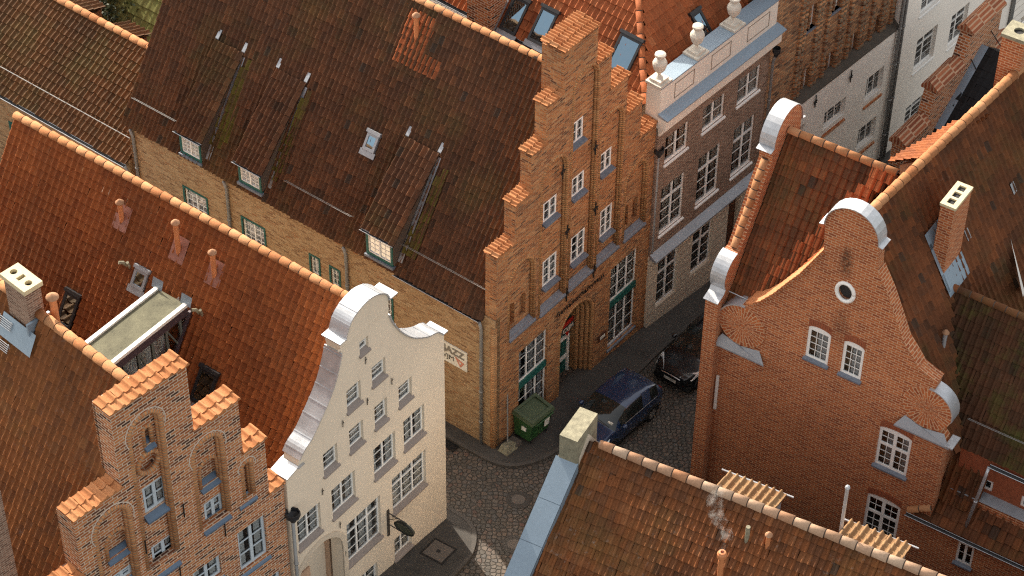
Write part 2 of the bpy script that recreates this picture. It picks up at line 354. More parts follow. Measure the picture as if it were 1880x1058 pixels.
# ------------------------------------------------------------------ roofs
PX = np.array([0, .28, .50, .62, .73, .87, 1.0]); PH = np.array([.004, 0, .008, .038, .056, .040, .006])
def in_poly(x, y, poly):
    n = len(poly); c = np.zeros(x.shape, bool)
    for i in range(n):
        x0, y0 = poly[i]; x1, y1 = poly[(i + 1) % n]
        cond = ((y0 > y) != (y1 > y))
        xi = (x1 - x0) * (y - y0) / ((y1 - y0) if abs(y1 - y0) > 1e-9 else 1e-9) + x0
        c ^= cond & (x < xi)
    return c
def tiles(name, mat, parent, P0, A, S, poly, tw=.2, tl=.34, seed=1, lift=.045, hs=1.0, deck=True, jit=1.0, holes=(), drop=0):
    """pantiles laid over the plane through P0 with unit vectors A (along the eave) and S (up the slope); poly in (a, s)"""
    rng = np.random.default_rng(seed)
    P0 = np.array(P0, float); A = np.array(Vector(A).normalized()); S = np.array(Vector(S).normalized()); Nn = np.cross(A, S)
    if Nn[2] < 0: Nn = -Nn
    a0 = min(p[0] for p in poly); a1 = max(p[0] for p in poly); s0 = min(p[1] for p in poly); s1 = max(p[1] for p in poly)
    ni, nj = max(1, int(round((a1 - a0) / tw))), max(1, int(round((s1 - s0) / tl)))
    tw, tl = (a1 - a0) / ni, (s1 - s0) / nj
    I, J = np.meshgrid(np.arange(ni), np.arange(nj), indexing='ij'); I = I.ravel(); J = J.ravel()
    ca, cs = a0 + (I + .5) * tw, s0 + (J + .5) * tl
    ok = in_poly(ca, cs, poly)
    for h in holes: ok &= ~in_poly(ca, cs, h)
    if drop: ok &= (rng.random(len(ok)) > drop)
    I, J = I[ok], J[ok]; n = len(I)
    if n == 0: return None
    ja = rng.normal(0, .005 * jit, n); js = rng.normal(0, .012 * jit, n); jh = rng.normal(0, .006 * jit, n); jr = rng.normal(0, .012 * jit, n)
    k = len(PX)
    av = a0 + I[:, None] * tw + PX[None] * tw * 1.02 + ja[:, None]
    h = PH[None] * hs * 1.35 + jh[:, None]
    sb = (s0 + J * tl - .02 + js)[:, None] + np.zeros((n, k)); stp = sb + tl + .03
    wave = (.035 * np.sin(ca[ok] * .55 + seed) * np.sin(cs[ok] * .7 + seed * 2) + .012 * np.sin(ca[ok] * 1.9 + seed * 3) * np.sin(cs[ok] * 1.3 + seed))[:, None] * jit
    def pos(a, s, hh): return P0 + a[..., None] * A + s[..., None] * S + hh[..., None] * Nn
    V0 = pos(av, sb, h + lift + wave); V1 = pos(av + jr[:, None], stp, h + wave + 0 * av); V2 = pos(av, sb, h * .2 - .02 + wave)
    V = np.concatenate([V0, V1, V0, V2], 1).reshape(-1, 3)
    base = (np.arange(n) * 4 * k)[:, None]
    q = np.arange(k - 1)
    f1 = np.stack([base + q, base + q + 1, base + k + q + 1, base + k + q], -1)
    f2 = np.stack([base + 3 * k + q, base + 3 * k + q + 1, base + 2 * k + q + 1, base + 2 * k + q], -1)
    Fc = np.concatenate([f1, f2], 1)
    rn = np.repeat(np.clip(.5 + (rng.random(n) - .5) * .6 + .22 * rng.normal(0, 1, n) * (rng.random(n) < .25), 0, 1), 2 * (k - 1))
    faces = Fc.reshape(-1, 4)
    nv = len(V)
    if deck:
        dv = np.array([P0 + p[0] * A + p[1] * S - .03 * Nn for p in poly]); V = np.concatenate([V, dv])
    me = bpy.data.meshes.new(name)
    fl = faces.tolist()
    if deck: fl.append(list(range(nv, nv + len(poly)))); rn = np.append(rn, .05)
    me.from_pydata(V.tolist(), [], fl)
    at = me.attributes.new('rnd', 'FLOAT', 'FACE'); at.data.foreach_set('value', rn.astype(np.float32))
    sm = np.ones(len(fl), bool); me.polygons.foreach_set('use_smooth', sm)
    me.materials.append(mat); me.update()
    o = bpy.data.objects.new(name, me); COL.objects.link(o); o.parent = parent
    return o

def roof(name, mat, parent, p0, p1, q0, q1, extra=None, **kw):
    """rectangular or skew roof plane: eave p0->p1, ridge q0->q1 (local points)"""
    p0, p1, q0, q1 = map(Vector, (p0, p1, q0, q1))
    A = (p1 - p0).normalized(); S = ((q0 - p0) - A * (q0 - p0).dot(A)).normalized()
    f = lambda P: ((P - p0).dot(A), (P - p0).dot(S))
    poly = [f(p0), f(p1), f(q1), f(q0)] if extra is None else [f(Vector(e)) for e in extra]
    hl = [[f(Vector(e)) for e in h] for h in kw.pop('holes', [])]
    o = tiles(name, mat, parent, p0, A, S, poly, holes=hl, **kw)
    return o

def ridge(parent, p0, p1, mat=None, r=.13, seg=.42, name='ridge_tiles', seed=3):
    mat = mat or MT['ridge']; rng = random.Random(seed)
    p0, p1 = Vector(p0), Vector(p1); d = p1 - p0; L = d.length; t = d.normalized()
    s = t.cross(Vector((0, 0, 1))).normalized(); up = s.cross(t); n = max(1, round(L / seg)); seg = L / n; K = 9
    V = []; Fc = []; rn = []
    for i in range(n):
        o = len(V); a = p0 + t * (i * seg + .006); b = p0 + t * ((i + 1) * seg - .034)
        dz = rng.gauss(0, .004); da = rng.gauss(0, .005)
        for P, rr in ((a, r * .93), (b, r * 1.06), (b, r * .80)):
            for k in range(K):
                an = math.pi * (-.08 + 1.16 * k / (K - 1))
                V.append(tuple(P + s * (math.cos(an) * rr + da) + up * (math.sin(an) * rr + dz)))
        for k in range(K - 1):
            Fc.append((o + k, o + k + 1, o + K + k + 1, o + K + k)); Fc.append((o + K + k, o + K + k + 1, o + 2 * K + k + 1, o + 2 * K + k))
        rv = rng.random(); rn += [rv] * (2 * (K - 1))
    o = len(V)
    for P in (p0, p1):
        for k in range(K):
            an = math.pi * (-.1 + 1.2 * k / (K - 1)); V.append(tuple(P + s * math.cos(an) * r * .86 + up * math.sin(an) * r * .86))
    for k in range(K - 1): Fc.append((o + k, o + k + 1, o + K + k + 1, o + K + k)); rn.append(0.0)
    me = bpy.data.meshes.new(name); me.from_pydata(V, [], Fc)
    at = me.attributes.new('rnd', 'FLOAT', 'FACE'); at.data.foreach_set('value', rn)
    me.polygons.foreach_set('use_smooth', [True] * len(Fc)); me.materials.append(mat); me.update()
    me.materials.append(MT['mortar'])
    for p in list(me.polygons)[-(K - 1):]: p.material_index = 1
    ob = bpy.data.objects.new(name, me); COL.objects.link(ob); ob.parent = parent
    return ob

def coping(parent, u0, u1, z, v0, v1, tw=.17, tl=.3, slope=.18, mat=None, seed=1):
    """a row of pantiles capping a gable step, falling towards the street"""
    S = Vector((0, 1, slope)).normalized(); L = (v1 - v0) / S.y
    return tiles('coping_tiles', mat or MT['cap_tile'], parent, (u0, v0, z + .05), (1, 0, 0), S, rect(-.06, 0, u1 - u0 + .04, L), tw=tw, tl=tl, seed=seed, hs=1.25, lift=.035)

# ------------------------------------------------------------------ windows
def window(parent, m, a0, b0, a1, b1, d, cols=2, rows=3, frame='white_paint', top=0, trans=.72, gx=0, sill='slate_sill',
           sw=.1, curtain=None, fw=.065, rise=0, toprows=1, depth=.06, sdepth=None, room=.32, gb=.026, name='window', panemat='glass', back='dark_room'):
    """frame (part) with pane, sill and curtain (sub-parts); top = transom light, gx = upright glazing bars per casement"""
    W = (a1 - a0); mw = fw * 1.15
    mbf = MB(); holes = []; bars = []
    cw = (W - 2 * fw - (cols - 1) * mw) / cols
    bt = b0 + (b1 - b0) * trans if top else b1
    levels = [(b0 + fw, (bt - mw / 2) if top else b1 - fw, rows)]
    if top: levels.append((bt + mw / 2, b1 - fw, toprows))
    for c in range(cols):
        x0 = a0 + fw + c * (cw + mw)
        for (y0, y1, rn) in levels:
            holes.append(rect(x0, y0, x0 + cw, y1))
            for k in range(1, rn): bars.append((x0, x0 + cw, y0 + (y1 - y0) * k / rn - gb / 2, y0 + (y1 - y0) * k / rn + gb / 2))
            for k in range(1, gx + 1): bars.append((x0 + cw * k / (gx + 1) - gb / 2, x0 + cw * k / (gx + 1) + gb / 2, y0, y1))
    out = rect(a0, b0, a1, b1) if not rise else [(a0, b0), (a1, b0)] + [((a0 + a1) / 2 + W / 2 * math.cos(math.pi * k / 10), b1 + rise * math.sin(math.pi * k / 10)) for k in range(11)]
    mbf.prism(out, d, d + depth, holes, m)
    for x0, x1, y0, y1 in bars: mbf.box(x0, x1, y0, y1, d + depth * .35, d + depth * .8, m)
    fr = mbf.build(name, MT[frame], parent)
    MB().add([m(a0 + .02, b0 + .02, d + depth * .5), m(a1 - .02, b0 + .02, d + depth * .5), m(a1 - .02, b1 - .02, d + depth * .5), m(a0 + .02, b1 - .02, d + depth * .5)], [(0, 1, 2, 3)]).build('pane', MT[panemat], fr, recalc=False)
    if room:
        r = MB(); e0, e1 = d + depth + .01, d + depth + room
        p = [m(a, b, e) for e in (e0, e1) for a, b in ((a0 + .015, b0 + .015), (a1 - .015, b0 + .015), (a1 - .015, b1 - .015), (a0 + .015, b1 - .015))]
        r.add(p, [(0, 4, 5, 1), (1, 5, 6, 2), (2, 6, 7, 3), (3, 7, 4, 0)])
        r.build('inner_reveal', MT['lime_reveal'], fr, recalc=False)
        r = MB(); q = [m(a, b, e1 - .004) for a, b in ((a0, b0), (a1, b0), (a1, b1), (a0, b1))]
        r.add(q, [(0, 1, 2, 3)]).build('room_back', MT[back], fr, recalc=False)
    cu = random.random() if curtain is None else curtain
    if cu > .35:
        k = MB(); e = d + depth + .035
        for c in range(cols):
            x0 = a0 + fw + c * (cw + mw); wv = cw * (.30 + .35 * cu)
            sd = c % 2 if cols > 1 else 1
            xx0 = x0 if sd == 0 and random.random() < .4 else x0 + cw - wv
            n = 6; pts = []
            for i in range(n + 1):
                o = .012 * math.sin(i * 2.1)
                pts += [m(xx0 + wv * i / n, b0 + .03, e + o), m(xx0 + wv * i / n, b1 - .03, e + o)]
            k.add(pts, [(2 * i, 2 * i + 2, 2 * i + 3, 2 * i + 1) for i in range(n)])
        k.build('curtain', MT['curtain'], fr, recalc=False)
    if sill:
        s0 = d - .0; e = -sw if sdepth is None else sdepth
        s = MB(); x0, x1 = a0 - .05, a1 + .05
        p = [m(x0, b0 - .10, e), m(x1, b0 - .10, e), m(x1, b0 - .04, e), m(x0, b0 - .04, e), m(x0, b0 - .10, d + depth), m(x1, b0 - .10, d + depth), m(x1, b0 + .015, d + .003), m(x0, b0 + .015, d + .003)]
        s.add(p, [(0, 1, 2, 3), (3, 2, 6, 7), (0, 4, 5, 1), (1, 5, 6, 2), (3, 7, 4, 0), (4, 7, 6, 5)]).build('sill', MT[sill], fr)
    return fr

def gutter(parent, p0, p1, r=.075, mat='gutter_black'):
    p0, p1 = Vector(p0), Vector(p1); t = (p1 - p0).normalized(); s = t.cross(Vector((0, 0, 1))).normalized()
    K = 8; pts = []
    for P in (p0, p1):
        for rr in (r, r * .86):
            for k in range(K):
                an = math.pi * (1 + k / (K - 1)); pts.append(P + s * math.cos(an) * rr + Vector((0, 0, math.sin(an) * rr)))
    f = []
    for k in range(K - 1):
        f += [(k, k + 1, 2 * K + k + 1, 2 * K + k), (K + k, K + k + 1, 3 * K + k + 1, 3 * K + k)]
    for a in (0, K - 1): f.append((a, K + a, 3 * K + a, 2 * K + a))
    g = MB().add(pts, f).build('gutter', MT[mat], parent)
    lip = MB()
    lip.tube([p0 + s * r, p1 + s * r], .013, 6); lip.tube([p0 - s * r, p1 - s * r], .013, 6)
    lip.build('gutter_lip', MT['zinc'], g)
    return g

def downpipe(parent, path, r=.055, mat='pipe_zinc', hopper=None):
    k = MB().tube(path, r, 10)
    for i in range(len(path) - 1):
        a, b = Vector(path[i]), Vector(path[i + 1])
        if abs((b - a).z) > 1.5:
            n = int((b - a).length / 2)
            for q in range(1, n + 1):
                c = a + (b - a) * (q / (n + 1)); k.tube([c - Vector((0, 0, .03)), c + Vector((0, 0, .03))], r * 1.3, 10)
    o = k.build('downpipe', MT[mat], parent, smooth=True)
    if hopper:
        x, y, z, s = hopper
        h = MB(); h.lathe([(s * .35, -.25), (s * .6, -.12), (s, 0), (s, .16), (s * .86, .16), (s * .8, .02), (.01, -.05)], (x, y, z), 8)
        h.build('rain_hopper', MT['dark_metal'] if s > .15 else MT[mat], o)
    return o

def snow_rail(parent, p0, p1, up, n=6):
    p0, p1, up = Vector(p0), Vector(p1), Vector(up); k = MB()
    for h in (.55, 1.0): k.tube([p0 + up * h, p1 + up * h], .009, 5)
    for i in range(n + 1):
        q = p0 + (p1 - p0) * i / n; k.tube([q, q + up], .008, 5)
    return k.build('snow_rail', MT['pipe_zinc'], parent)

def text_mesh(name, txt, size, mat, parent, M4, ext=.012, bold=0.0, align='CENTER', space=1.0):
    c = bpy.data.curves.new(name, 'FONT'); c.body = txt; c.size = size; c.extrude = ext; c.align_x = align; c.align_y = 'CENTER'; c.offset = bold; c.space_character = space
    t = bpy.data.objects.new(name + '_tmp', c); COL.objects.link(t); bpy.context.view_layer.update()
    me = bpy.data.meshes.new_from_object(t.evaluated_get(bpy.context.evaluated_depsgraph_get())); bpy.data.objects.remove(t)
    me.name = name; me.materials.clear(); me.materials.append(mat)
    o = bpy.data.objects.new(name, me); COL.objects.link(o); o.parent = parent; o.matrix_local = M4
    return o
def face_m4(o, x, y):
    """matrix whose local X,Y axes are the given directions, at o"""
    x, y = Vector(x).normalized(), Vector(y).normalized(); z = x.cross(y)
    return Matrix(((x.x, y.x, z.x, o[0]), (x.y, y.y, z.y, o[1]), (x.z, y.z, z.z, o[2]), (0, 0, 0, 1)))

def skylight(parent, c, A, S, w, h, frame='dark_metal', pane='glass_sky', lift=.10, name='roof_window'):
    """roof window with its kerb frame standing on the roof plane; c = centre, A along the eave, S up the slope"""
    A, S = Vector(A).normalized(), Vector(S).normalized(); Nn = A.cross(S)
    if Nn.z < 0: Nn = -Nn
    c = Vector(c); mp = lambda a, b, d: tuple(c + A * a + S * b + Nn * d)
    k = MB(); k.prism(rect(-w / 2, -h / 2, w / 2, h / 2), -.05, lift, [rect(-w / 2 + .09, -h / 2 + .1, w / 2 - .09, h / 2 - .1)], mp)
    k.box(-w / 2 - .05, w / 2 + .05, h / 2, h / 2 + .12, 0, lift + .05, mp)
    fr = k.build(name, MT[frame], parent)
    MB().add([mp(-w / 2 + .05, -h / 2 + .05, lift - .03), mp(w / 2 - .05, -h / 2 + .05, lift - .03), mp(w / 2 - .05, h / 2 - .05, lift - .03), mp(-w / 2 + .05, h / 2 - .05, lift - .03)], [(0, 1, 2, 3)]).build('pane', MT[pane], fr, recalc=False)
    MB().add([mp(-w / 2 + .05, -h / 2 + .05, -.02), mp(w / 2 - .05, -h / 2 + .05, -.02), mp(w / 2 - .05, h / 2 - .05, -.02), mp(-w / 2 + .05, h / 2 - .05, -.02)], [(0, 1, 2, 3)]).build('room_back', MT['dark_room'], fr, recalc=False)
    f = MB(); f.box(-w / 2 - .08, w / 2 + .08, -h / 2 - .22, -h / 2, .05, .075, mp); f.build('flashing', MT['zinc_dull'], fr)
    return fr

def vent_pipe(parent, base, h, r=.07, mat='terracotta', cap=True, lean=(0, 0), name='vent_pipe'):
    b = Vector(base); t = b + Vector((lean[0], lean[1], h))
    o = MB().tube([b - Vector((0, 0, .2)), t], r, 12).build(name, MT[mat], parent, smooth=False)
    if cap:
        k = MB().lathe([(r * .9, -.03), (r * 1.75, 0), (r * 1.7, .03), (r * .8, .11), (.005, .15)], t + Vector((0, 0, .03)), 14); k.build('cowl', MT['ridge_pale'], o, smooth=True)
    return o
# ================================================================== M: the stepped-gable corner house
M = Frame(gnd(903, 831), 52.5)
m_root = empty('stepped_gable_house', M, 'large orange-brick stepped gable corner house with dark brown tiled roof and long dormers', 'house')
ML, MR_, MV = .12, 9.36, 17.3
steps = [(.2, 1.18, 9.18), (1.18, 2.02, 10.82), (2.02, 2.76, 12.4), (2.76, 3.65, 14.0), (3.65, 5.5, 15.6), (5.5, 6.34, 14.05), (6.34, 7.37, 12.45), (7.37, 8.31, 10.8), (8.31, 9.34, 9.2)]
outline = [(ML, -1.8), (MR_, -1.8)]
for a, b, z in reversed(steps): outline += [(b, z), (a, z)]
def mp_(px, py, d=0): return M.uz(px, py, d)
def wrect(p, q, d=.12):
    a, b = M.uz(*p, d), M.uz(*q, d); return [a[0], a[1], b[0], b[1]]
niches = []
for bl, br, tp in [((936, 623), (982, 588), (970, 470)), ((992, 579), (1036.6, 541.7), (1019.6, 292)), ((1044, 533), (1087, 497), (1066, 134)), ((1095, 487), (1135, 453), (1123, 205)), ((1145.5, 444.7), (1184, 408), (1173, 297))]:
    a, b, t = M.uz(*bl), M.uz(*br), M.uz(*tp)
    niches.append((a[0] - .07, b[0] - .06, (a[1] + b[1]) / 2 + .1, t[1]))
ND = .16
bigL = wrect((946, 788), (1001, 598)); bigR = wrect((1110, 640), (1167.7, 448))
gw = {'b1': wrect((1045, 269), (1069.5, 211), .20), 'c2': wrect((1098, 321), (1121.4, 267), .20), 'b2': wrect((1046.8, 364), (1071, 310), .20), 'a2': wrect((995, 410), (1020.4, 354), .20),
      'c3': wrect((1098.7, 437), (1122.5, 370), .20), 'b3': wrect((1045.4, 484.7), (1072.3, 415.7), .20), 'a3': wrect((993.7, 528), (1020.4, 459), .20)}
# door portal
pu0, pu1 = M.uz(1021, 744)[0], M.uz(1087, 681)[0]; pz = M.uz(1087, 681)[1] - .5
pc = (pu0 + pu1) / 2; ptop = M.uz(1072, 545)[1]; pr_ = (pu1 - pu0) / 2
fholes = [arch(a, b, z0, z1 - (b - a) / 2) for a, b, z0, z1 in niches] + [rect(*bigL), rect(*bigR), arch(pu0, pu1, pz, ptop - pr_)]
w = MB(); w.prism(outline, 0, ND, fholes)
bh = [rect(*g) for g in gw.values()] + [rect(*bigL), rect(*bigR), arch(pu0, pu1, pz, ptop - pr_)]
# small paired lancets in the outer niches
lanc = []
for (a, b, z0, z1) in (niches[0], niches[4]):
    w4 = (b - a)
    for f0, f1 in ((.12, .36), (.56, .80)):
        lanc.append((a + w4 * f0, a + w4 * f1, z0 + .35, z0 + .35 + .85))
bh += [arch(a, b, z0, z1) for a, b, z0, z1 in lanc]
w.prism(outline, ND, .46, bh)
for a, b, z0, z1 in lanc: w.prism(arch(a - .02, b + .02, z0 - .02, z1), .34, .40)
wall = w.build('gable_wall', MT['brick_main'], m_root)
# moulded brick edges of the blind arches
for i, (a, b, z0, z1) in enumerate(niches):
    k = MB(); r = (b - a) / 2; pth = arch(a, b, z0, z1 - r)
    pth = pth[1:] + [(a, z0)]
    for off, dd in ((.02, .03), (-.02, .11)):
        c0 = (a + b) / 2
        k.tube([(c0 + (x - c0) * (1 + off / r), dd, zz if zz <= z1 - r else (z1 - r) + (zz - z1 + r) * (1 + off / r)) for x, zz in pth], .065, 8)
    k.build('arch_moulding', MT['brick_mould'], m_root, smooth=True)
    k = MB(); k.add([(a, -.07, z0 - .08), (b + .06, -.07, z0 - .08), (b + .06, ND, z0 + .16), (a, ND, z0 + .16), (a, -.07, z0 - .14), (b + .06, -.07, z0 - .14), (b + .06, ND, z0 - .14), (a, ND, z0 - .14)], [(0, 1, 2, 3), (4, 7, 6, 5), (0, 4, 5, 1), (1, 5, 6, 2), (3, 7, 4, 0)])
    k.build('niche_ledge', MT['slate_sill'], m_root)
for key, g in gw.items():
    window(m_root, front, *g, .17, 2, 3 if key[1] == '3' else 2, sw=0, sdepth=-.02, fw=.075, gb=.04, curtain=random.choice([.5, .7, .9]))
for g in (bigL, bigR):
    zm = g[1] + (g[3] - g[1]) * (.545 if g is bigL else .53)
    window(m_root, front, g[0], zm + .14, g[2], g[3], .1, 3, 3, sill=None, fw=.06, curtain=.9)
    window(m_root, front, g[0], g[1], g[2], zm - .14, .1, 3, 3, sill='slate_sill', sw=.06, fw=.06, curtain=.8)
    MB().box(g[0] - .02, g[2] + .02, zm - .14, zm + .14, .03, .2).build('window_band', MT['teal_paint'], m_root)
# portal
k = MB(); NR = 4
for i in range(NR):
    ra, rb = pr_ * (1 - .09 * i) + (.002 if i else .0), pr_ * (1 - .09 * (i + 1)); d0 = .03 + .15 * i
    k.prism(arch(pc - ra + .001, pc + ra - .001, pz, ptop - pr_), d0, .85, [arch(pc - rb, pc + rb, pz + .01, ptop - pr_)])
    pth = arch(pc - rb - .02, pc + rb + .02, pz, ptop - pr_)[1:] + [(pc - rb - .02, pz)]
    k.tube([(x, d0 + .02, z) for x, z in pth], .075, 8)
k.build('door_portal', MT['brick_mould'], m_root, smooth=False)
ri = pr_ * (1 - .09 * NR); dz0 = M.uz(1033, 690, .75)[1] - .15
D0 = .70
dl = MB(); dl.prism(arch(pc - ri - .05, pc + ri + .05, pz, ptop - pr_), D0 + .08, D0 + .12)
door = dl.build('street_door', MT['teal_paint'], m_root)
dzb, dzt = M.uz(1042, 690, D0)[1] + .05, M.uz(1045, 612, D0)[1]
fr = MB(); L_, R_ = pc - ri * .95, pc + ri * .8; xm = L_ + (R_ - L_) * .36
for x0, x1 in ((L_, xm - .03), (xm + .03, R_)):
    fr.prism(rect(x0, dzb, x1, dzt), D0, D0 + .07, [rect(x0 + .11, dzb + .14, x1 - .11, dzb + (dzt - dzb) * .48), rect(x0 + .11, dzb + (dzt - dzb) * .54, x1 - .11, dzt - .12)])
fr.build('door_frame', MT['white_paint'], door)
MB().box(xm - .01, xm + .25, dzb + 1.0, dzb + 1.06, D0 - .06, D0 - .02).build('handle', MT['iron'], door)
# red triangle sign with the letters CVJM in the door head
tc_ = M.uz(1042, 602, D0 - .05)
sg = MB(); sg.prism([(tc_[0] - .42, tc_[1] + .35), (tc_[0] + .42, tc_[1] + .35), (tc_[0], tc_[1] - .42)], D0 - .06, D0 - .03)
MT['red_sign'] = plain('red_enamel', (.42, .02, .015), .4, var=.05, bmp=0); MT['white_sign'] = plain('white_sign_board', (.74, .72, .64), .6, var=.08, bmp=0)
MT['letter_grey'] = plain('grey_brown_lettering', (.22, .20, .17), .6, var=.05, bmp=0); MT['letter_dark'] = plain('dark_thin_lettering', (.08, .075, .07), .6, bmp=0); MT['letter_red'] = plain('faded_red_emblem', (.55, .22, .15), .6, var=.1, bmp=0)
so = sg.build('door_sign', MT['red_sign'], door)
MB().box(tc_[0] - .5, tc_[0] + .5, tc_[1] - .12, tc_[1] + .15, D0 - .08, D0 - .062).build('sign_bar', MT['letter_dark'], door)
text_mesh('sign_letters', 'CVJM', .27, MT['white_sign'], door, face_m4((tc_[0], D0 - .085, tc_[1]), (1, 0, 0), (0, 0, 1)), .004, .008)
# iron lettering over the door
la, lb = M.uz(1026, 573), M.uz(1100, 511)
text_mesh('wall_lettering', 'Gemeinschaftshaus', .33, MT['iron'], m_root, face_m4(((la[0] + lb[0]) / 2, -.06, (la[1] + lb[1]) / 2 + .02), (1, 0, 0), (0, 0, 1)), .012, -.003, 'CENTER', 1.12)
pq = wrect((1097, 629), (1110, 607), 0)
MB().box(pq[0], pq[2], pq[1], pq[3], -.05, -.005).build('wall_plaque', MT['wood_brown'], m_root)
MB().box(pq[0] + .08, pq[2] - .05, pq[1] + .08, pq[3] - .08, -.06, -.05).build('plaque_sheet', MT['white_sign'], m_root)
for px, py in ((1033, 315), (1093, 271), (1041, 425), (1093, 383), (1040, 541), (1090, 497)):
    a, z = M.uz(px, py, -.03); k = MB(); k.tube([(a, -.04, z - .32), (a, -.05, z + .3)], .025, 6); k.tube([(a - .13, -.05, z + .02), (a + .13, -.05, z + .02)], .022, 6); k.tube([(a - .1, -.05, z - .1), (a, -.06, z + .16), (a + .1, -.05, z - .1)], .018, 6)
    k.build('wall_anchor', MT['iron'], m_root)
for i, (a, b, z) in enumerate(steps):
    coping(m_root, a, b, z - .03, -.04, .92 if i == 4 else .50, tw=.155, tl=.3, slope=.10, seed=i + 1)
# upper part of the gable is thicker towards the roof
MB().prism([(3.66, 13.2), (5.49, 13.2), (5.49, 15.55), (3.66, 15.55)], .42, .9).build('gable_pier', MT['brick_main'], m_root)
# side wall to the alley, with its windows
UE = .12                                             # side wall plane u
sv = lambda px, py, d=.1: M.vz(px, py, UE + d)
srects = []
for bl, tr in [(((343, 391)), (386, 352)), ((449, 447), (491, 411)), ((574, 500), (590, 472)), ((611, 524), (627, 496)), ((707, 590), (724, 556))]:
    pass
def srect(tl, br, d=.08):     # frame corners top-left and bottom-right in the photo: larger v is further left
    a, b = M.vz(*tl, UE + d), M.vz(*br, UE + d); return [b[0], b[1], a[0], a[1]]
sw_ = [(srect((341, 341), (386, 406)), 4), (srect((448, 397), (491, 461)), 4), (srect((573, 466), (590, 507)), 1), (srect((610, 488), (627, 529)), 1), (srect((700, 536), (724, 602)), 4)]
EZ = 6.25                                            # eaves height
sh = [rect(*r) for r, _ in sw_]
MB().prism([(0, -1.8), (MV, -1.8), (MV, EZ + .1), (0, EZ + .1)], UE, UE + .3, sh, side).build('side_wall', MT['brick_side'], m_root)
for r, n in sw_:
    window(m_root, side, *r, UE + .06, 2 if n == 4 else 1, 4 if n == 4 else 3, sill=None, gx=1, fw=.05, curtain=.3)
    fm = MB(); g = .07; fm.prism(rect(r[0] - g, r[1] - g, r[2] + g, r[3] + g), UE - .03, UE + .05, [rect(*r)], side); fm.build('window_surround', MT['teal_paint'], m_root)
# the rounded corner of the gable
k = MB(); k.tube([(ML + .08, .09, -1.5), (ML + .08, .09, 6.0)], .115, 12); k.build('corner_roll', MT['brick_mould'], m_root, smooth=True)
MB().box(MR_ - .3, MR_, -1.8, 6.3, .46, MV, front).build('far_wall', MT['brick_main'], m_root)
MB().prism([(ML, -1.8), (MR_, -1.8), (MR_, 6.2), (5.0, 13.5), (ML, 6.2)], MV - .3, MV).build('rear_gable', MT['brick_main'], m_root)
# roof
RU, RZ = 5.0, 13.58
E0, E1 = (.0, .44, EZ - .05), (.0, MV + .15, EZ - .05)
R0, R1 = (RU, .44, RZ), (RU, MV + .15, RZ)
rs = Vector((RU, 0, RZ - EZ + .05)).normalized(); RN = Vector((-rs.z, 0, rs.x))
mroof = roof('tiled_roof', MT['tile_main'], m_root, E0, E1, R0, R1, tw=.2, tl=.34, seed=11, hs=1.5)
roof('tiled_roof', MT['tile_main'], m_root, (MR_ + .1, .44, EZ - .05), (MR_ + .1, MV, EZ - .05), (RU, .44, RZ), (RU, MV, RZ), tw=.24, tl=.4, seed=12)
ridge(m_root, (RU, .8, RZ + .05), (RU, MV + .1, RZ + .05), seg=.40, r=.13)
def mroof_at(px, py, lift=0):
    return M.on(px, py, tuple(Vector(E0) + RN * lift), tuple(RN))
gutter(m_root, (-.06, .5, EZ - .06), (-.06, M.vz(722, 495, -.06)[0], EZ - .06))
snow_rail(m_root, Vector((0, .5, EZ - .05)) + rs * 1.1, Vector((0, 5.0, EZ - .05)) + rs * 1.1, RN * .3, 5)
snow_rail(m_root, Vector((0, 6.6, EZ - .05)) + rs * 1.1, Vector((0, 9.7, EZ - .05)) + rs * 1.1, RN * .3, 4)
snow_rail(m_root, Vector((0, 15.0, EZ - .05)) + rs * 1.1, Vector((0, 17.2, EZ - .05)) + rs * 1.1, RN * .3, 3)
for x, hop in ((.52, None), (6.6, None), (12.3, None), (17.0, None)):
    downpipe(m_root, [(-.06, x, EZ - .12), (UE - .08, x, EZ - .5), (UE - .08, x, -.3)], .06)
